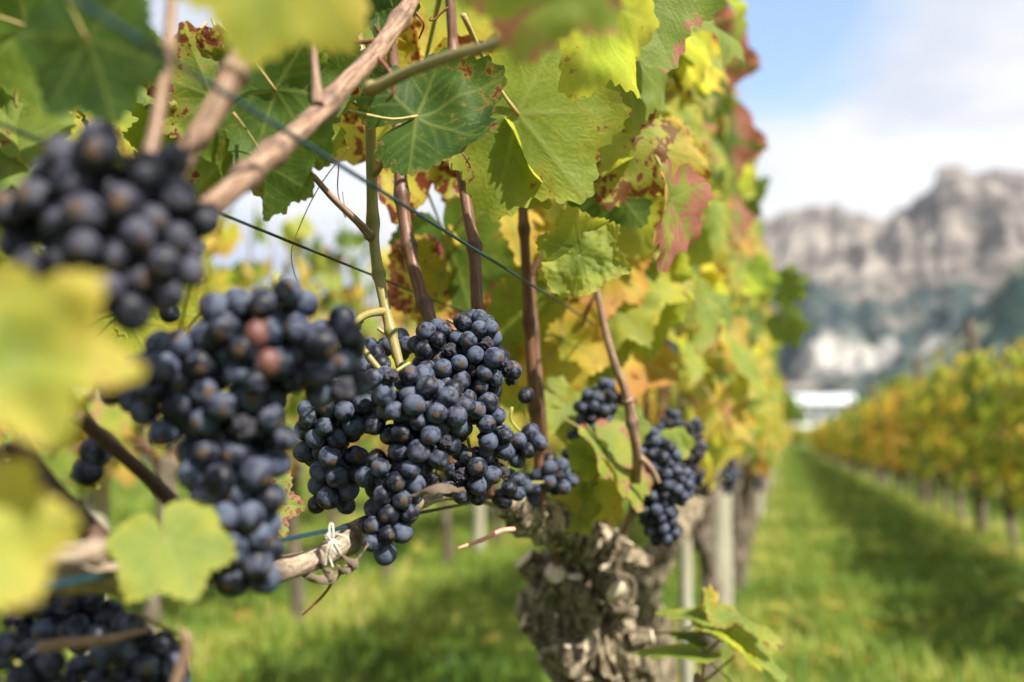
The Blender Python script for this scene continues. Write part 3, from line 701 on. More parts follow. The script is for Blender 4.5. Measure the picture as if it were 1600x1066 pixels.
# ---- posts
def post(name, x, y, h, w_, label, cat, group=None, m=M_POST, rnd=True, rz=0):
    root = empty(name, (x, y, 0), label, cat, group); mb = MB()
    tube(mb, [(x, y, -.1), (x+.004, y, h*.5), (x, y+.005, h)], w_/2, 30, 20 if rnd else 4, bump=.05, bs=30); obj('shaft', mb.mesh('shaft', [m]), root)
    for z in (.72, 1.0, 1.3):
        mb = MB(); tube(mb, [(x-w_*.55, y+.004, z), (x-w_*.2, y-w_*.52, z+.004), (x+w_*.25, y-w_*.52, z), (x+w_*.55, y, z+.003)], .0018, 10, 5); obj('staple', mb.mesh('staple', [M_WIREK]), root)
    return root
p = WL(1121, 690, LAT); post('vine_post', p.x, p.y, 1.62, .082, 'weathered pale wooden post standing in the nearest row beside the trunks', 'post')
p = WL(1062, 690, LAT); post('vine_stake', p.x+.005, p.y, 1.2, .030, 'thin pale wooden stake between the gnarled trunk and the thick post', 'stake')
for k, y in enumerate((9.4, 15, 20.5, 26)):
    post('vine_post', LAT, y, 1.7, .08, 'weathered wooden post far down the nearest row', 'post', 'posts far down the nearest row')
for k, y in enumerate((6.2, 8.3, 11.5, 17, 22.5, 28)):
    post('vine_post', 1.42, y, 1.7, .08, 'dark weathered post under the vines right of the path, %s from the camera' % ('nearest', 'second', 'third', 'fourth', 'fifth', 'sixth')[k], 'post', 'posts in the row right of the path', m=M_BARKF)
for k, y in enumerate((2.45, 6.15, 10.5, 16)):
    post('vine_post', -1.89, y, 1.6, .07, 'pale blurred post in the row behind the grapes, %s from the left' % ('first', 'second', 'third', 'fourth')[k], 'post', 'posts in the row behind the grapes')

# ---- wires
def wire(name, lat, z, y0, y1, r, m, label, sag=.004):
    mb = MB(); P = [(lat+.003*math.sin(y*2.1), y, z+.002*math.sin(y*3.3+lat*9)) for y in np.linspace(y0, y1, 26)]
    tube(mb, P, r, 160, 8); return tag(obj(name, mb.mesh(name, [m])), label, 'wire', 'trellis wires of the nearest row')
def zof(px, py, lat): return WL(px, py, lat).z
z1 = zof(640, 320, -.20)
wire('trellis_wire', -.20, z1, .0, 45, .0012, M_WIREB, 'blue coated wire running diagonally in front of the upright canes')
wire('trellis_wire', -.31, zof(640, 452, -.31), .0, 45, .0010, M_WIREK, 'thin dark wire running behind the canes, below the blue one')
wire('trellis_wire', -.268, zof(560, 818, -.268), .0, 45, .0014, M_WIREB, 'blue green wire along the tied cane under the grapes')

# ---- vine A : the one that fills the picture
pA = W(915, 850, 1.22)
vA = empty('grapevine', (pA.x, pA.y, 0), 'old grapevine with thick gnarled trunk, its tied cane and shoots reaching to the left edge', 'grapevine')
def tr(px, py, d=1.22): return tuple(W(px, py, d))
mb = MB()
zb = [(pA.x+.01, pA.y, -.05), (pA.x+.015, pA.y, .25)]
gnarl(mb, zb+[tr(948, 1090), tr(935, 1030), tr(900, 960), tr(905, 905), tr(920, 868), tr(925, 838)], [.046, .046, .052, .066, .057, .058, .058, .038], 360, 260, .42, 4, fr=26, dents=[(W(968, 925, 1.165), .016, .45), (W(845, 1015, 1.19), .020, .4), (W(905, 1000, 1.15), .012, .3), (W(880, 945, 1.16), .012, .35), (W(935, 1040, 1.16), .014, .3)])
trunk = obj('trunk', mb.mesh('trunk', [M_BARK]), vA)
def stub(a, b, r0, r1, d=1.2, dz=(0, 0), m=M_BARKS, par=None, name='pruning_stub'):
    A_ = W(a[0], a[1], d+dz[0]); B_ = W(b[0], b[1], d+dz[1]); mb = MB()
    tube(mb, [tuple(A_), tuple((A_+B_)/2+Vector((.001, 0, .001))), tuple(B_)], [r0, (r0+r1)/2, r1], 40, 28, bump=.13, bs=150, mi=0, ridges=2, caps=False)
    dv = (B_-A_).normalized(); mb2 = np.array([]) 
    # pale cut face, a shallow cone proud of the end
    x = dv.orthogonal().normalized(); y = dv.cross(x); aa = np.linspace(0, 2*math.pi, 20, endpoint=False)
    V = [tuple(B_+dv*.0006+(x*math.cos(t)+y*math.sin(t))*r1*1.02) for t in aa]+[tuple(B_-dv*.002+(x*math.cos(t)+y*math.sin(t))*r1*1.05) for t in aa]+[tuple(B_+dv*.001)]
    mb.add(V, [(i, (i+1) % 20, 40) for i in range(20)]+[(20+i, 20+(i+1) % 20, (i+1) % 20, i) for i in range(20)], 1)
    return obj(name, mb.mesh(name, [m, M_CUT]), vA)
stub((858, 915), (820, 872), .017, .015, 1.19)
stub((868, 902), (868, 894), .013, .0120, 1.165, (0, -.018))
stub((893, 935), (897, 898), .010, .0095, 1.155, (0, -.005))
stub((965, 880), (984, 848), .006, .005, 1.16)
stub((850, 985), (818, 968), .022, .012, 1.2)
stub((960, 950), (992, 960), .014, .006, 1.17)
stub((985, 1000), (1020, 995), .013, .009, 1.17)
stub((885, 1040), (888, 1008), .007, .005, 1.13)
stub((940, 905), (965, 925), .012, .014, 1.15, (0, -.02))
# rim of an old wound
mb = MB(); cw = W(968, 925, 1.158); tube(mb, [tuple(cw+cR*(.017*math.cos(t))+cU*(.021*math.sin(t))+cF*(.004*math.cos(t*2))) for t in np.linspace(0, 6.283, 15)], .0040, 90, 16, bump=.12, bs=110)
obj('wound_rim', mb.mesh('wound_rim', [M_BARKS]), vA)
for k in range(4):   # curled old bark at the left
    y0 = 958+k*11; stub((846+k*2, y0), (870-k*2, y0+4), .0042, .003, 1.145, (0, .0))
rs = random.Random(12)
for k in range(0):   # knuckles and curled bark all over the head
    a = rs.uniform(850, 975); b = rs.uniform(850, 1050); q = rs.uniform(0, 6.28); l = rs.uniform(8, 26)
    stub((a, b), (a+l*math.cos(q), b+l*math.sin(q)), rs.uniform(.004, .008), rs.uniform(.002, .005), 1.165+abs(a-915)*.0003, (rs.uniform(-.004, .01), rs.uniform(-.016, 0)), name='bark_knuckle')
# arm from the head to the left and the long tied cane
mb = MB(); tube(mb, [tr(925, 850, 1.2), tr(880, 822, 1.14), tr(850, 815, 1.06), tr(815, 798, .98), tr(790, 780, .92)], [.034, .027, .022, .017, .012], 90, 40, bump=.45, bs=70)
obj('arm', mb.mesh('arm', [M_BARK]), vA)
stub((852, 818), (838, 838), .009, .0065, 1.05); stub((868, 815), (862, 790), .009, .005, 1.08); stub((880, 830), (900, 812), .010, .006, 1.1)
mb = MB(); tube(mb, [tr(800, 788, .93), tr(760, 776, .86), tr(700, 768, .78), tr(640, 788, .71), tr(560, 832, .65), tr(500, 870, .61), tr(420, 892, .565), tr(300, 900, .50), tr(180, 905, .44), tr(60, 905, .39), tr(-80, 915, .35)],
     [.0075, .0070, .0070, .0068, .0078, .0067, .0068, .0066, .0066, .0068, .0068], 260, 30, bump=.055, nodes=[.16, .31, .43, .60, .78], node_h=.28, ridges=3, bs=200)
obj('tied_cane', mb.mesh('tied_cane', [M_OLD]), vA)
mb = MB(); tube(mb, [tr(-60, 880, .36), tr(60, 872, .38), tr(150, 862, .40), tr(235, 852, .42), tr(285, 846, .44)], [.0045, .0046, .0045, .0040, .0036], 60, 16, bump=.10, nodes=[.5, .95], ridges=3)
obj('cane', mb.mesh('cane', [M_OLD]), vA)
# peeling bark under the tied cane beside the knot
mb = MB(); rs2 = np.random.RandomState(2)
for a, b, c_ in (((455, 893), (510, 906), (560, 872)), ((520, 880), (545, 892), (566, 862)), ((500, 884), (520, 898), (548, 884)), ((530, 868), (556, 880), (575, 846)), ((640, 775), (690, 762), (730, 768))):
    P = spline([tr(a[0], a[1], .60), tr(b[0], b[1], .592), tr(c_[0], c_[1], .61)], 12); ww = .0024*np.sin(np.linspace(.2, 2.9, 12))
    for q in (0, 1):
        pass
    mb = MB(); V = np.concatenate([P+np.c_[ww*0, ww*.5, ww], P-np.c_[ww*0, ww*.2, ww*1.1], P+np.c_[0*ww, -.0015+0*ww, 0*ww]])+rs2.normal(0, .0006, (36, 3))
    mb.add(V, [(i, i+1, 24+i+1, 24+i) for i in range(11)]+[(24+i, 24+i+1, 12+i+1, 12+i) for i in range(11)]); obj('peeling_bark', mb.mesh('peeling_bark', [M_OLD]), vA)

def cane(pts, rad, m=M_CANE, nodes=(), name='cane', n=110, seg=16, bump=.022, node_h=.30, label=None, par=None):
    mb = MB(); tube(mb, [tuple(W(*p)) for p in pts], rad, n, seg, bump=bump, nodes=list(nodes), node_h=node_h, bs=220)
    o = obj(name, mb.mesh(name, [m]), par or vA)
    if label: o['label'] = label
    return o
cane([(700, -90, .66), (655, -20, .63), (628, 25, .60), (588, 82, .565), (540, 132, .53), (490, 184, .50), (440, 228, .465), (392, 268, .43), (352, 305, .405), (300, 350, .385), (230, 430, .37)], [.0046, .0047, .0050, .0053, .0053, .0053, .0051, .0050, .0049, .0049, .0047], M_TAN, (.215, .46, .63, .72), label='thick tan cane crossing diagonally')
cane([(420, -60, .42), (395, 40, .41), (368, 110, .40), (330, 180, .392), (285, 250, .385), (240, 330, .38)], [.0038, .0042, .0048, .0047, .0046, .0046], M_TAN, (.42,), node_h=.3)
cane([(272, -60, .40), (266, 30, .395), (262, 85, .39), (250, 160, .385), (238, 225, .38), (215, 300, .37)], [.0021, .0022, .0027, .0027, .0028, .0028], M_TAN, (.38,))
cane([(480, -40, .55), (487, 40, .53), (492, 100, .515), (497, 165, .50)], [.0010, .0014, .0018, .0032], M_TAN, n=50)
cane([(535, -60, .70), (548, 10, .70), (562, 70, .70), (576, 140, .69), (580, 260, .685), (584, 370, .68), (592, 430, .675), (603, 485, .67), (614, 530, .665), (626, 575, .66)], [.0034, .0034, .0035, .0037, .0037, .0036, .0036, .0036, .0034, .0030], M_GREEN, (.32, .53, .665, .86), label='slim green brown shoot')
cane([(440, 232, .62), (480, 265, .63), (520, 310, .645), (560, 348, .665), (583, 374, .68)], [.0016, .0019, .0021, .0026, .0036], M_TAN, (.93,), name='side_shoot', node_h=.2)
cane([(605, 30, .80), (616, 110, .80), (622, 200, .79), (628, 310, .78), (640, 390, .77), (655, 450, .76), (676, 512, .75), (690, 560, .75), (700, 690, .76), (705, 765, .77)], [.0047, .0047, .0047, .0048, .0050, .0050, .0052, .005, .005, .005], M_CANE, (.33, .44, .60))
cane([(700, -60, .80), (706, 40, .80), (708, 78, .80), (712, 180, .79), (722, 270, .78), (734, 350, .77), (741, 385, .765), (745, 470, .76), (750, 560, .765), (760, 690, .78), (765, 775, .80)], [.0040, .0041, .0042, .0043, .0045, .0045, .0048, .0048, .005, .005, .005], M_CANE, (.22, .34, .60))
cane([(790, 20, .90), (798, 100, .90), (806, 200, .90), (815, 300, .90), (820, 380, .90), (826, 500, .91), (832, 600, .92), (840, 690, .95), (846, 790, .96)], [.0036, .0038, .0040, .0042, .0044, .0046, .0048, .0050, .005], M_CANE, (.35, .47, .63, .8))
cane([(805, -40, 1.06), (815, 150, 1.06), (826, 320, 1.05), (832, 450, 1.04), (840, 560, 1.03), (848, 650, 1.02), (853, 760, 1.03)], [.002, .0022, .0026, .003, .0034, .0036, .004], M_CANE, (.3, .45, .6), n=90)
cane([(862, 470, 1.15), (875, 540, 1.14), (890, 620, 1.14), (900, 740, 1.15), (905, 810, 1.15)], [.0030, .0036, .0042, .0046, .005], M_CANE, (.4,), n=60)
cane([(830, 430, 1.0), (852, 390, 1.0), (880, 345, 1.0), (900, 300, 1.02)], [.0024, .002, .0018, .0012], M_CANE, (), name='side_shoot', n=40)
cane([(905, 520, 1.12), (925, 470, 1.1), (950, 430, 1.1)], [.0024, .002, .0014], M_CANE, (), name='side_shoot', n=40)
cane([(930, 440, .97), (942, 500, .97), (958, 560, .97), (978, 615, .98), (984, 640, .985), (995, 715, 1.0), (990, 790, 1.08), (975, 830, 1.16)], [.0030, .0034, .0040, .0044, .0052, .0050, .0050, .006], M_TAN, (.49, .62), label='orange brown shoot with a kink')
cane([(995, 712, 1.0), (1015, 728, 1.0), (1030, 755, 1.0)], [.0042, .003, .0024], M_TAN, (), name='side_shoot', n=40)
cane([(858, 790, 1.12), (864, 835, 1.13), (870, 880, 1.15)], [.004, .0042, .005], M_CANE, (), n=40)
cane([(120, 650, .47), (172, 695, .48), (225, 740, .49), (270, 785, .50), (310, 815, .505), (345, 850, .51)], [.0034, .0035, .0036, .0038, .0038, .0038], M_DARKCANE, (.7,))
cane([(20, 690, .43), (60, 745, .435), (110, 800, .44), (165, 850, .445), (220, 900, .46)], [.0052, .0054, .0054, .0050, .0046], M_DARKCANE, (.5,))
cane([(60, 1012, .42), (110, 1005, .43), (165, 1000, .44), (230, 985, .455)], [.0024, .0026, .0022, .0014], M_TAN, (.6,), n=50)
cane([(285, 985, .40), (292, 1010, .40), (270, 1080, .40)], [.0016, .0019, .0022], M_TAN, (), n=40)
# yellow-green peduncle looping off the slim shoot
cane([(603, 486, .67), (580, 490, .665), (563, 500, .66), (560, 520, .658), (568, 545, .655), (585, 568, .652), (600, 585, .65)], [.0030, .0022, .0020, .0022, .0022, .0021, .0020], M_GREEN, (.35,), name='bunch_stem', n=60)
cane([(603, 486, .67), (572, 492, .655), (545, 510, .64)], [.003, .0024, .002], M_GREEN, (), name='bunch_stem', n=40)
cane([(690, 515, .72), (668, 525, .71), (650, 545, .70)], [.0016, .0014, .001], M_STALK, (), name='bunch_stem', n=30)
cane([(640, 575, .66), (645, 600, .655), (655, 640, .65)], [.0026, .0022, .0018], M_STALK, (), name='bunch_stem', n=30)
# petioles
cane([(586, 272, .682), (594, 262, .675), (606, 240, .665), (625, 212, .655), (650, 182, .65)], [.0022, .0018, .0016, .0016, .0016], M_GREEN, (), name='leaf_stalk', n=40)
cane([(578, 138, .52), (590, 136, .515), (640, 112, .50), (700, 90, .47), (765, 72, .43), (820, 50, .38)], [.0030, .0034, .0030, .0027, .0026, .0026], M_GREEN, (.05,), name='leaf_stalk', n=60, label='thick yellow-green stalk of the blurred top leaf')
cane([(768, 208, .80), (785, 192, .79), (808, 177, .77)], [.0018, .0018, .0018], M_STALK, (), name='leaf_stalk', n=30)
cane([(505, 138, .66), (530, 145, .67), (555, 160, .68), (578, 170, .69)], [.0014, .0016, .0018, .0026], M_GREEN, (), name='leaf_stalk', n=40)
cane([(635, 260, .80), (665, 252, .79), (690, 243, .785), (712, 252, .78)], [.0006, .0008, .001, .0016], M_GREEN, (), name='leaf_stalk', n=40)
cane([(892, 770, 1.08), (870, 735, 1.06), (905, 770, 1.06), (950, 725, 1.04)][1:], [.002, .002, .002], M_STALK, (), name='leaf_stalk', n=40)
cane([(860, 815, 1.10), (900, 785, 1.08), (935, 752, 1.06)], [.002, .002, .0016], M_STALK, (), name='leaf_stalk', n=40)
cane([(803, 827, .84), (782, 830, .83), (750, 845, .82), (715, 857, .81)], [.0020, .0019, .0018, .0009], M_PINK, (), name='leaf_stalk', n=40, label='bare pink stalk')
for x0, x1, x2 in ((872, 905, 880), (775, 770, 800), (905, 940, 930)):
    cane([(x0, 640, 1.18), (x0+6, 520, 1.18), (x1, 380, 1.19), (x2, 200, 1.2), (x2, 0, 1.2)], [.0036, .0034, .003, .0026, .0022], M_CANE, (.2, .38, .55, .7), n=90)
# tendrils
def tendril(pts, r=.0007, m=M_TEND):
    mb = MB(); tube(mb, [tuple(W(*p)) for p in pts], [r*1.3, r, r*.8], 70, 6); obj('tendril', mb.mesh('tendril', [m]), vA)
tendril([(515, 893, .60), (517, 912, .60), (505, 930, .60), (488, 947, .60), (472, 961, .60)], .0009)
tendril([(578, 88, .56), (592, 92, .555), (606, 108, .55), (616, 128, .55), (613, 148, .55), (604, 158, .555)], .0011)
tendril([(590, 64, .57), (560, 66, .575), (535, 58, .58), (522, 40, .585), (522, 20, .585), (535, 5, .59)], .0012)
tendril([(585, 40, .58), (600, 62, .585), (612, 78, .59)], .0009)
tendril([(650, 20, .62), (662, 38, .62), (655, 60, .63)], .0008)
tendril([(718, 232, .76), (728, 248, .755), (735, 262, .76), (728, 256, .765), (734, 246, .76)], .0006)
tendril([(545, 230, .74), (500, 290, .74), (470, 350, .74), (455, 400, .74), (470, 460, .75)], .0004, M_CANE)
tendril([(530, 250, .74), (528, 300, .74), (540, 340, .74), (535, 300, .75)], .0004, M_CANE)
tendril([(700, 12, .66), (690, 20, .66), (680, 30, .66), (672, 32, .66), (674, 26, .66)], .0007)

# hero leaves  (px, py, depth, L, ang, tilt, roll, flip, Y, S, K, mesh)
H = [
 (650, 183, .650, 150, 22, 12, -38, 1, .10, .25, 0, 2, 'dark green leaf with a few brown specks'),
 (808, 177, .765, 185, -52, 0, -10, 1, .47, .15, 0, 0, 'large yellow-green leaf with fanning veins'),
 (655, 150, .86, 195, -98, 0, -10, 1, .70, .95, 0, 5, 'yellow leaf blotched with dark red'),
 (740, 190, .90, 130, -60, -10, -15, 1, .52, 1., 0, 1, None),
 (440, -95, .33, 215, -108, 20, -12, 0, .66, 0, .0, 0, 'pale yellow-green leaf hanging blurred at the top'),
 (850, -105, .36, 195, -98, 15, -5, 0, .42, 0, .45, 2, 'pale green and pink leaf hanging blurred at the top'),
 (925, 0, .66, 165, -50, 0, 55, 1, .52, .1, 0, 2, None),
 (985, -30, .78, 165, -72, 25, -22, 0, .36, 0, .30, 0, 'pale green leaf edged with pink'),
 (985, 90, .82, 110, -92, 25, -35, 0, .40, 0, 0, 2, None),
 (950, 222, .84, 118, -38, 10, -10, 0, .66, 1.2, 0, 2, 'leaf striped with brick red blotches'),
 (1046, 312, .84, 118, -106, 10, -68, 0, .52, 0, 1.3, 1, 'pale leaf turned pink between the veins'),
 (1030, 235, .98, 110, -75, 20, -20, 0, .80, .8, .3, 4, None),
 (905, 392, .80, 84, 155, 40, -15, 0, .52, .05, 0, 0, 'light green crumpled leaf'),
 (905, 400, .79, 88, -20, 32, -15, 0, .54, .15, 0, 3, None),
 (812, 236, .80, 100, -55, 10, 50, 0, .50, .1, 0, 6, 'light green leaf folded lengthwise'),
 (948, 262, .86, 85, -128, 20, 66, 0, .52, 0, 0, 1, None),
 (950, 285, .90, 95, -50, 0, 0, 1, .12, 0, 0, 0, None),
 (942, 482, 1.24, 82, -62, 20, -20, 0, .44, 0, 0, 2, None),
 (1000, 440, 1.26, 125, -75, 0, 25, 1, .48, .1, 0, 2, None),
 (25, 560, .255, 185, -12, 18, -16, 0, .68, .15, 0, 5, 'large yellow-green leaf blurred close to the camera'),
 (10, 575, .262, 140, 80, 10, -25, 0, .60, 0, 0, 0, None),
 (-60, 850, .25, 165, 12, 20, -10, 0, .72, 0, 0, 2, 'yellow leaf blurred at the lower left corner'),
 (262, 845, .41, 116, -72, 32, -12, 0, .52, 0, 0, 0, 'bright green leaf hanging below the blurred cane'),
 (405, 792, .63, 74, 0, 0, -20, 0, .46, .9, .3, 1, 'small leaf with red edge spots'),
 (940, 698, 1.01, 84, -76, 15, -58, 0, .54, .3, .4, 1, 'folded green leaf streaked with red'),
 (968, 735, 1.02, 75, -82, 20, -62, 0, .52, .2, .3, 1, None),
 (920, 712, 1.02, 42, 150, 10, 0, 0, .40, 0, 0, 6, None),
 (975, 668, 1.08, 46, 0, 10, -15, 0, .40, 0, 0, 0, None),
 (1050, 695, 1.12, 36, 10, 10, -10, 0, .44, 0, 0, 2, None),
 (885, 640, 1.08, 58, -95, 20, -20, 0, .50, 0, 0, 0, None),
 (860, 605, 1.08, 38, -60, 10, -20, 0, .54, 0, 0, 0, None),
 (925, 762, 1.06, 72, -112, 15, -10, 0, .66, .2, .1, 1, None),
 (893, 790, 1.05, 55, -60, 20, -10, 0, .46, 0, 0, 3, None),
 (135, 60, .38, 150, -62, -15, 25, 1, .08, 0, 0, 0, 'dark green leaf blurred above the near bunch'),
 (40, 40, .46, 140, -20, 0, 10, 1, .24, .1, 0, 2, None),
 (25, 170, .56, 130, -90, 0, 0, 1, .60, .15, 0, 1, None),
 (110, -30, .50, 110, -110, 0, 20, 1, .18, 0, 0, 5, None),
 (330, 150, .62, 120, 110, 0, 15, 1, .46, 1., 0, 1, 'leaf freckled with rusty brown'),
 (385, 130, .63, 125, -165, 5, 0, 1, .50, .9, 0, 3, None),
 (400, 175, .62, 170, -128, 0, 15, 1, .38, .5, 0, 5, None),
 (430, 140, .60, 140, -55, 0, 10, 1, .24, .1, 0, 2, None),
 (505, 58, .66, 85, -140, 10, 0, 1, .16, .1, 0, 0, None),
 (410, 255, .60, 90, -85, 0, 60, 1, .25, .1, 0, 6, None),
 (550, 70, .85, 140, -80, 5, 0, 1, .82, 1., 0, 3, None),
 (560, -30, .64, 85, -80, 0, 20, 1, .06, 0, 0, 4, None),
 (600, -35, .66, 90, -95, 0, -20, 1, .05, 0, 0, 5, None),
 (700, -20, .90, 150, -80, -10, -10, 1, .66, .1, 0, 0, None),
 (790, 40, .95, 120, -95, -10, -10, 1, .66, .3, 0, 1, None),
 (780, 300, 1.05, 130, -80, -15, -15, 1, .78, .2, 0, 2, None),
 (860, 330, 1.1, 110, -100, -15, -15, 1, .88, .2, 0, 0, None),
 (950, 400, 1.15, 110, -100, -15, -15, 1, .88, .1, 0, 1, None),
 (700, 380, 1.0, 120, -70, 0, 10, 1, .25, .1, 0, 0, None),
 (690, 430, 1.0, 110, -100, 0, -10, 1, .80, 1.2, .4, 3, None),
 (800, 470, 1.1, 90, -60, 0, 10, 1, .40, .1, 0, 0, None),
 (880, 530, 1.12, 95, -80, 0, 10, 1, .78, .1, 0, 2, None),
 (820, 540, 1.15, 90, -100, 0, 10, 1, .70, .1, 0, 4, None),
 (915, 560, 1.16, 75, 0, 20, 10, 1, .46, .1, 0, 0, None),
 (200, 500, .62, 95, -60, 0, 10, 1, .66, .2, 0, 0, None),
 (235, 470, .62, 90, -20, 0, 10, 1, .62, .1, 0, 0, None),
]
for h in H: leaf(vA, *h[:12], label=h[12])
# fill behind the hero leaves, inside the same canopy
rs = random.Random(21)
gaps = [(430, 195, 560, 345), (640, 335, 700, 480), (130, 0, 235, 70), (240, 30, 290, 70), (715, 275, 760, 330), (848, 335, 885, 362), (415, 60, 440, 110), (640, 20, 665, 70), (320, 270, 640, 600), (240, 0, 290, 60)]
def fill(n, x0, x1, y0, y1, d0, d1, yb, L0=85, L1=130):
    k = 0; tries = 0
    while k < n and tries < 3000:
        tries += 1; x = rs.uniform(x0, x1); y = rs.uniform(y0, y1); L = rs.uniform(L0, L1); a = rs.gauss(-90, 38)
        cx = x+.35*L*math.cos(R(a)); cy = y-.35*L*math.sin(R(a)); m_ = .55*L
        if any(g[0]-m_ < cx < g[2]+m_ and g[1]-m_ < cy < g[3]+m_ for g in gaps): continue
        d = rs.uniform(d0, d1); fl = rs.random() < .6; leaf(vA, x, y, d, L, a, rs.gauss(-18 if fl else 25, 14), rs.gauss(-15, 22), fl, min(1, max(.05, rs.gauss(yb, .16))), rs.random() if rs.random() < .4 else 0, 0, rs.randrange(6), hi=False); k += 1
fill(26, -60, 120, -60, 260, .52, .70, .36, 100, 150)
fill(12, 240, 430, 40, 240, .66, .80, .38)
fill(30, 690, 960, -60, 330, 1.0, 1.25, .56)
fill(30, 760, 1010, 280, 570, 1.15, 1.45, .68, 75, 110)
fill(6, 440, 620, -80, 30, .8, .9, .40)

# ---- vines B.. : individual leaves down the near part of the row
vb = []
def near_vine(y, n, yb, label, seed, first=False, trunk_pts=None, trunk_r=None):
    rs = random.Random(seed); root = empty('grapevine', (LAT, y, 0), label, 'grapevine'); mb = MB()
    tp = trunk_pts or [(LAT, y, -.05), (LAT+.01, y+.02, .3), (LAT-.01, y-.02, .52), (LAT, y, .70)]
    gnarl(mb, tp, trunk_r or [.030, .026, .028, .045], 130, 60, .42, seed, fr=24)
    obj('trunk', mb.mesh('trunk', [M_BARK if y < 2.5 else M_BARKF]), root)
    mb = MB(); tube(mb, [(LAT, y, .68), (LAT, y-.1, .74), (LAT, y-.3, .72), (LAT, y-.55, .715)], [.018, .011, .008, .006], 50, 12, bump=.15, bs=100, nodes=[.4, .65]); obj('tied_cane', mb.mesh('tied_cane', [M_OLD]), root)
    for k in range(6):
        y0 = y-.5+k*.13; mb = MB()
        tube(mb, [(LAT, y0, .72), (LAT+rs.uniform(-.03, .04), y0+rs.uniform(-.04, .04), 1.1), (LAT+rs.uniform(-.06, .06), y0+rs.uniform(-.08, .08), 1.62)], [.0050, .0042, .0025], 40, 8, nodes=[.15, .3, .45, .6, .75]); obj('cane', mb.mesh('cane', [M_CANE]), root)
    for i in range(n):
        z = .76+.98*rs.betavariate(1.25, 1.05); side = 1 if rs.random() < .72 else -1
        wd = .14*(1-.15*(z-.76)); x = LAT+side*wd*abs(rs.gauss(.75, .28)); yy = y+rs.uniform(-.52, .52)
        q = Vector((x, yy, z))
        # keep clear of the camera side of the hero group
        rel = q-CAM; dd = rel.dot(cF); px = 800+FPX*rel.dot(cR)/dd; py = 533-FPX*rel.dot(cU)/dd
        if px < 1010 and py > 560: continue
        if dd < 1.0 or (px < 1070 and py > 500 and dd < 1.6): continue
        nn = (side*1.0, rs.gauss(-.15, .5), rs.gauss(.45, .4)); t_ = (side*.3+rs.gauss(0, .25), rs.gauss(0, .55), -1)
        yq = min(1, max(.05, rs.gauss(yb+.06, .16)-.30*(z-1.15)-.35*max(0, z-1.35))); pk = rs.random()
        c = (yq, rs.uniform(.2, .9) if pk > .72 else 0, rs.uniform(.6, 1.3) if pk < (.10 if z < 1.3 else .34) else 0, 1)
        leaf_w(root, q, nn, t_, rs.uniform(.045, .072), c, rs.randrange(6))
    return root
tB = [tuple(WL(1040, 690, LAT)*1.0)]
pB = WL(1035, 690, LAT)
near_vine(pB.y, 240, .50, 'second gnarled vine, its twisted grey trunk right behind the thick one', 61,
          trunk_pts=[(LAT-.01, pB.y, -.05), (LAT-.012, pB.y, .3), tuple(W(1015, 985, 1.95)), tuple(W(1010, 930, 1.9)), tuple(W(1028, 870, 1.88)), tuple(W(1060, 820, 1.9)), tuple(W(1070, 780, 1.95))], trunk_r=[.034, .034, .036, .030, .028, .032, .040])
near_vine(3.1, 250, .54, 'leafy vine between the second gnarled trunk and the thick pale post', 62)
near_vine(4.0, 250, .56, 'leafy vine at the thick pale post in the nearest row', 63)
near_vine(5.0, 220, .58, 'leafy vine with grey trunk standing just right of the thick pale post', 64)
# vine A canopy above and right of its trunk
rs = random.Random(77)
for i in range(210):
    z = .90+.85*rs.betavariate(1.2, 1.0); side = 1 if rs.random() < .7 else -1; x = LAT+side*.12*abs(rs.gauss(.75, .3)); yy = rs.uniform(1.0, 1.62)
    q = Vector((x, yy, z)); rel = q-CAM; dd = rel.dot(cF); px = 800+FPX*rel.dot(cR)/dd; py = 533-FPX*rel.dot(cU)/dd
    if px < 930 or py > 560: continue
    if px < 1090 and py > 380: continue
    yq = min(1, max(.05, rs.gauss(.56, .16)-.30*(z-1.15)-.35*max(0, z-1.35))); pk = rs.random()
    leaf_w(vA, q, (side*1., rs.gauss(-.2, .5), rs.gauss(.4, .4)), (side*.3, rs.gauss(0, .5), -1), rs.uniform(.045, .070), (yq, rs.uniform(.2, .9) if pk > .75 else 0, rs.uniform(.4, 1) if pk < .16 else 0, 1), rs.randrange(6))

for (px, py, d, L, ang, Y, S, K) in ((1075, 30, 1.9, 75, -60, .35, 1.2, 1.2), (1110, 85, 2.0, 80, -75, .30, 1.3, 1.), (1050, 70, 1.8, 70, -100, .2, .9, 1.2), (1120, 215, 2.0, 80, -70, .25, .6, 1.2), (1090, 150, 1.9, 60, -80, .3, 0, 0), (1085, 5, 2.0, 70, -30, .2, .9, 1.)):
    leaf(vA, px, py, d, L, ang, 15, -15, 0, Y, S, K, 1, hi=False)
# edge leaves sticking out against the sky and mountain (on the vine standing behind)
for (px, py, d, L, ang, Y) in ((1130, 190, 2.2, 42, -5, .12), (1140, 300, 2.3, 60, -40, .14), (1225, 450, 2.2, 42, 20, .26), (1225, 505, 2.3, 44, -60, .24), (1095, 60, 2.2, 70, -50, .2), (1090, 110, 2.1, 75, -60, .18)):
    o = leaf(vA, px, py, d, L, ang, 10, 20, 0, Y, .1, .5 if py in (110,) else 0, 2, hi=False); 

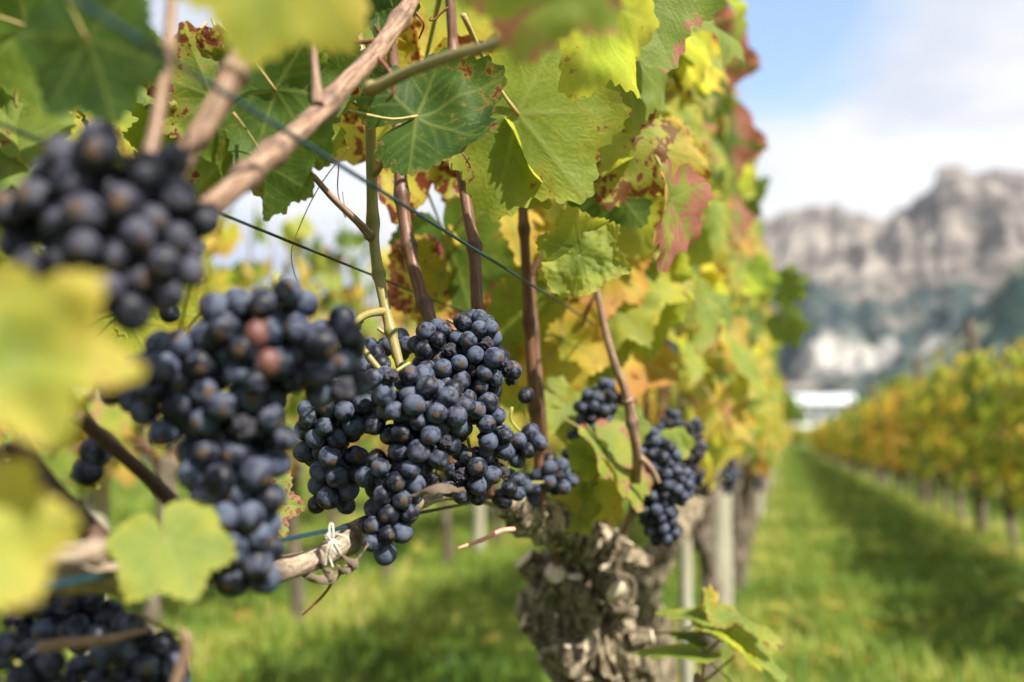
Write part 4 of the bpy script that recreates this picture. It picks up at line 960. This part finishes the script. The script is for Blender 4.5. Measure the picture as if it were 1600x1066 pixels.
# young shoot low right of the trunk
sh0 = W(1085, 1130, 1.02)
vs = empty('young_vine_shoot', (sh0.x, sh0.y, 0), 'young vine shoot with drooping green leaves low beside the gnarled trunk', 'vine shoot')
mb = MB(); tube(mb, [(sh0.x, sh0.y, 0), tuple(sh0), tuple(W(1095, 1070, 1.02)), tuple(W(1100, 1025, 1.02)), tuple(W(1092, 970, 1.02))], [.003, .0024, .0022, .002, .0013], 60, 8); obj('stem', mb.mesh('stem', [M_TAN]), vs)
mb = MB(); tube(mb, [tuple(W(1100, 1025, 1.02)), tuple(W(1125, 1000, 1.02)), tuple(W(1150, 975, 1.02))], [.0020, .0016, .0010], 30, 8); obj('stem', mb.mesh('stem', [M_TAN]), vs)
mb = MB(); tube(mb, [tuple(W(1098, 1066, 1.02)), tuple(W(1125, 1045, 1.03)), tuple(W(1148, 1025, 1.03))], [.0016, .0013, .0009], 30, 8); obj('stem', mb.mesh('stem', [M_CANE]), vs)
for (px, py, L, ang, ti, ro, Y, S, v) in ((1092, 965, 72, 172, 5, 79, .48, 0, 0), (1094, 962, 34, 25, 0, -60, .48, 0, 0), (1146, 962, 82, -14, 0, -76, .50, .6, 2), (1078, 1022, 92, 178, 5, 80, .46, .2, 0), (1085, 1000, 42, 160, 0, 76, .12, 0, 0), (1130, 1000, 112, -34, 0, -76, .46, .2, 1), (1105, 940, 30, 80, 0, 60, .8, 0, 1)):
    leaf(vs, px, py, 1.02, L, ang, ti, ro, 0, Y, S, 0, v)

# ================================================================== GRAPE BUNCHES
bunch([(150, 270, 78), (240, 300, 78, .01), (285, 340, 55, .01), (95, 275, 55), (20, 350, 50), (255, 425, 62, .005), (60, 350, 72), (170, 370, 95), (265, 375, 55, .01), (90, 430, 75), (190, 450, 70), (205, 505, 28, .01), (150, 235, 42, -.01)], .355, 'large dark blurred grape bunch at the upper left, nearest the camera', .0067, warm=True, seed=1, raisin=0, cap=330)
bunch([(430, 490, 66), (365, 515, 66), (505, 535, 72), (430, 560, 84), (525, 588, 58, .005), (285, 590, 80), (205, 600, 56, .01), (272, 652, 64), (370, 640, 78), (430, 680, 40), (365, 720, 84), (370, 790, 76), (370, 850, 72), (350, 895, 42), (400, 890, 44)], .448, 'long blurred grape bunch left of the sharp bunches, with two pinkish berries', .0069, seed=2, raisin=.02, layers=2, cap=380)
b2 = bpy.data.objects['grape_bunch.001'] if 'grape_bunch.001' in bpy.data.objects else None
for px, py in ((401, 522), (419, 566)):
    obj('pinkish_grape', G_PINK, b2, Matrix.Translation(W(px, py, .394)) @ Matrix.Scale(.0046, 4) @ Matrix.Diagonal((.95, 1, 1.05, 1)))
bunch([(545, 635, 56), (512, 660, 50), (590, 605, 50, .01), (512, 710, 52), (540, 735, 46), (518, 772, 42), (512, 795, 24)], .655, 'sharp grape bunch at the left of the middle group, narrowing to a point', .0069, seed=3)
bunch([(590, 545, 32), (575, 560, 30), (625, 540, 28)], .74, 'small grape bunch half hidden behind the slim green shoot', .0067, seed=4)
bunch([(640, 625, 58), (602, 600, 34, -.01), (690, 640, 50), (618, 655, 50), (665, 685, 54), (632, 722, 50), (606, 748, 48), (648, 735, 40), (615, 790, 47), (603, 835, 46), (612, 855, 30)], .625, 'sharp grape bunch in front of the middle, hanging lowest over the tied cane', .0067, seed=5, cap=280)
bunch([(740, 525, 42), (680, 540, 42), (760, 560, 48), (700, 580, 55), (745, 600, 40), (790, 585, 30, .01), (730, 640, 52), (760, 680, 48), (740, 730, 46), (720, 755, 34), (745, 765, 24)], .700, 'sharp full grape bunch right of the middle with shrivelled berries', .0066, seed=6, raisin=.10, cap=300, stem=(700, 500, .71))
bunch([(800, 660, 24), (830, 690, 26), (800, 710, 26), (790, 750, 30), (785, 780, 20), (815, 690, 20)], .80, 'small loose grape bunch at the right of the sharp group', .0068, seed=7, raisin=.06, extra=[(822, 618), (838, 688), (808, 770)])
bunch([(862, 740, 32), (835, 765, 26), (878, 752, 26), (815, 755, 22, -.03)], .96, 'little grape bunch with few berries above the knobbly arm', .0070, seed=8)
bunch([(690, 700, 34), (680, 740, 30)], .80, 'shaded grape bunch tucked behind the sharp ones', .0070, seed=9, raisin=.3)
bunch([(930, 640, 34), (945, 612, 24), (922, 680, 36), (905, 715, 28), (930, 725, 22)], 1.05, 'dark blurred grape bunch above the leaves on the gnarled head', .0067, seed=10, lo=True)
bunch([(960, 600, 26), (950, 620, 26)], 1.4, 'shaded grape bunch deep among the yellow leaves', .0067, seed=20, lo=True)
bunch([(1030, 715, 34), (1045, 755, 40), (1025, 790, 36), (1035, 825, 30), (1010, 765, 28), (1020, 690, 28, .03), (1010, 720, 24)], 1.06, 'blurred blue-black grape bunch hanging right of the gnarled trunk head', .0067, seed=11, lo=True)
bunch([(1080, 675, 24), (1080, 705, 28), (1078, 740, 26), (1075, 765, 18)], 1.22, 'shrivelled brownish grape bunch behind the blue-black one', .0066, seed=12, lo=True, raisin=.9)
bunch([(1050, 675, 26), (1060, 700, 24), (1050, 650, 18)], 1.32, 'dark grape bunch squeezed between the blue-black one and the shrivelled one', .0067, seed=24, lo=True)
bunch([(1138, 725, 14), (1142, 745, 17), (1138, 765, 12)], 2.3, 'small far grape bunch hanging at the top of the thick pale post', .0075, seed=13, lo=True, raisin=.3)
bunch([(1185, 750, 9), (1187, 762, 8)], 3.6, 'tiny far grape bunch beyond the thick pale post', .008, seed=14, lo=True)
bunch([(145, 720, 36), (110, 745, 32), (160, 765, 26)], .50, 'shaded grape bunch under the near yellow-green leaf', .0070, seed=15, raisin=.02)
bunch([(120, 915, 50), (60, 950, 55), (100, 960, 55), (140, 975, 50), (155, 905, 34), (60, 1000, 40)], .50, 'shaded grape bunch below the blurred cane, beside the hanging leaf', .0067, seed=16, raisin=.05)
bunch([(200, 1010, 55), (150, 1050, 60), (250, 1040, 55), (290, 1000, 22), (220, 1080, 60)], .46, 'grape bunch at the bottom edge under the hanging green leaf', .0067, seed=17, raisin=.02)
bunch([(20, 1030, 50), (60, 1060, 50), (-20, 1060, 50)], .44, 'grape bunch in the lower left corner', .0067, seed=18, raisin=.02)
bunch([(262, 490, 12)], .55, 'single dark berry hanging between the two blurred bunches', .0065, seed=19, layers=1, cap=1, raisin=0)

# ---- twine knots on the tied cane
def twine(c, d, s, label):
    o0 = W(c[0], c[1], d); root = empty('twine_tie', o0, label, 'twine'); n = (CAM-o0).normalized(); r = .00075*s
    cd_ = (W(560, 832, .65)-W(500, 870, .61)).normalized(); pp = n.cross(cd_).normalized(); mb = MB()
    for k in (-1, 0, 1):
        tube(mb, [tuple(o0+cd_*(k*.0021*s+.0006*math.sin(t))+(pp*math.cos(t)+n*math.sin(t))*(.0092*s+.0003*k)) for t in np.linspace(0, 2*math.pi, 13)], r, 60, 8)
    obj('loop', mb.mesh('loop', [M_TWINE]), root)
    def T(P, nm):
        mb = MB(); tube(mb, [tuple(W(c[0]+a*s, c[1]+b*s, d-.010*s-e)) for a, b, e in P], r, 60, 8); obj(nm, mb.mesh(nm, [M_TWINE]), root)
    T([(0, -12, 0), (9, -20, .002), (22, -17, .003), (30, -8, .002), (24, 0, .001), (12, -3, .001), (0, -11, .001)], 'bow')
    T([(0, -12, 0), (-6, -24, .001), (-6, -38, 0), (-1, -40, 0), (1, -26, .001), (1, -12, .001)], 'bow')
    T([(0, -12, .001), (-9, 2, .002), (-13, 20, .001), (-14, 38, 0)], 'string_end')
    T([(1, -12, .001), (-3, 4, .002), (-6, 22, .001), (0, 42, 0)], 'string_end')
twine((520, 852), .598, .82, 'white twine tied in a bow round the cane below the blue green wire')
twine((738, 782), .84, .45, 'white twine end behind the sharp bunch, right side of the cane')

# ---- white building far behind the end of the rows
def box(mb, x0, x1, y0, y1, z0, z1, mi=0):
    V = [(x, y, z) for x in (x0, x1) for y in (y0, y1) for z in (z0, z1)]
    mb.add(V, [(0, 1, 3, 2), (4, 6, 7, 5), (0, 4, 5, 1), (2, 3, 7, 6), (0, 2, 6, 4), (1, 5, 7, 3)], mi)
M_WHITE = simple('white_wall', (.80, .80, .80), .6, .2, 0, .1, .5); M_ROOFW = simple('pale_roof', (.62, .66, .72), .5, .3, 0, .2, .5); M_GLASS = simple('window_glass', (.05, .07, .09), .1, .6)
bc = W(1285, 690, 112); gb = float(gz(np.array(bc.x), np.array(bc.y)))
bld = empty('farm_building', (bc.x, bc.y, gb), 'long low white building beyond the end of the grass path', 'building')
mb = MB(); x0, x1 = bc.x-4.4, bc.x+3.6; box(mb, x0, x1, bc.y, bc.y+12, gb-1, gb+3.4); obj('wall', mb.mesh('wall', [M_WHITE], smooth=False), bld)
mb = MB(); mb.add([(x0-.4, bc.y-.5, gb+3.41), (x1+.4, bc.y-.5, gb+3.41), (x1+.4, bc.y+6, gb+4.7), (x0-.4, bc.y+6, gb+4.7), (x1+.4, bc.y+12.5, gb+3.41), (x0-.4, bc.y+12.5, gb+3.41)], [(0, 1, 2, 3), (3, 2, 4, 5), (0, 3, 5), (1, 4, 2), (0, 5, 4, 1)]); obj('roof', mb.mesh('roof', [M_ROOFW], smooth=False), bld)
for k in range(5):
    xx = x0+.6+k*1.35; mb = MB(); box(mb, xx, xx+.9, bc.y-.06, bc.y-.003, gb+1.3, gb+2.5); wn = obj('window', mb.mesh('window', [M_GLASS], smooth=False), bld)
mb = MB(); box(mb, x1-.9, x1-.1, bc.y-.06, bc.y-.003, gb, gb+2.2); obj('door', mb.mesh('door', [M_ROOFW], smooth=False), bld)

# ---- air: thin haze over the valley
mb = MB(); box(mb, -5400, 5400, -5400, 5400, -1.2, 1500)
m, nt, o = mat('air_haze'); pv = N(nt, 'ShaderNodeVolumePrincipled'); pv.inputs['Color'].default_value = (.80, .88, 1, 1); pv.inputs['Density'].default_value = HAZE; pv.inputs['Anisotropy'].default_value = .2
L_(nt, pv.outputs[0], o.inputs['Volume'])
tag(obj('haze', mb.mesh('haze', [m], smooth=False)), 'thin bluish haze over the valley in front of the mountain', 'haze', kind='stuff')

# ---- trees and hedges at the far end
def far_tree(px, d, w_, h, yb, label, seed, group=None):
    c = W(px, 690, d); g = float(gz(np.array(c.x), np.array(c.y))); root = empty('tree', (c.x, c.y, g), label, 'tree', group); rs = np.random.RandomState(seed)
    mb = MB(); tube(mb, [(c.x, c.y, g-.3), (c.x+.1, c.y, g+h*.4), (c.x, c.y, g+h*.7)], [h*.035, h*.025, h*.01], 10, 8)
    for k in range(6):
        a = k*1.05; tube(mb, [(c.x, c.y, g+h*(.25+.06*k)), (c.x+w_*.25*math.cos(a), c.y+w_*.25*math.sin(a), g+h*(.45+.05*k))], [h*.012, h*.005], 6, 6)
    obj('trunk', mb.mesh('trunk', [M_BARKF]), root)
    n = 900; cl = rs.normal(0, 1, (14, 3)); cl /= np.linalg.norm(cl, axis=1)[:, None]; cl *= rs.uniform(.35, .8, (14, 1)); i = rs.randint(0, 14, n)
    P = cl[i]+rs.normal(0, .19, (n, 3)); P = P*np.array([w_/2, w_/2, h*.42])+np.array([c.x, c.y, g+h*.55]); P[:, 2] = np.maximum(P[:, 2], g+.2)
    mb = MB(); mass(mb, P, rs.normal(size=(n, 3))+[0, 0, .7], rs.normal(size=(n, 3)), rs.uniform(.045, .09, n)*h, [(max(.02, rs.normal(yb, .1)), 0, 0, 1) for _ in range(n)])
    f = obj('crown', mb.mesh('crown', [M_MASS], 'lc'), root); f['kind'] = 'stuff'
rs = random.Random(5)
spec = [(1250, 62, 2.6, 1.5, .45, 'rounded olive bush left of the white building'), (1378, 78, 5, 4.0, .42, 'olive green tree right beside the white building'), (1405, 84, 6, 5.0, .46, 'yellowish tree behind the right row, second from the building'),
        (1445, 92, 7, 6.0, .40, 'green tree behind the right row, third from the building'), (1215, 70, 4, 4.5, .3, 'dark tree behind the leafy wall of the nearest row')]
for k, s in enumerate(spec): far_tree(*s, k+3)
for o in bpy.data.objects:
    if '_o' in o: del o['_o']
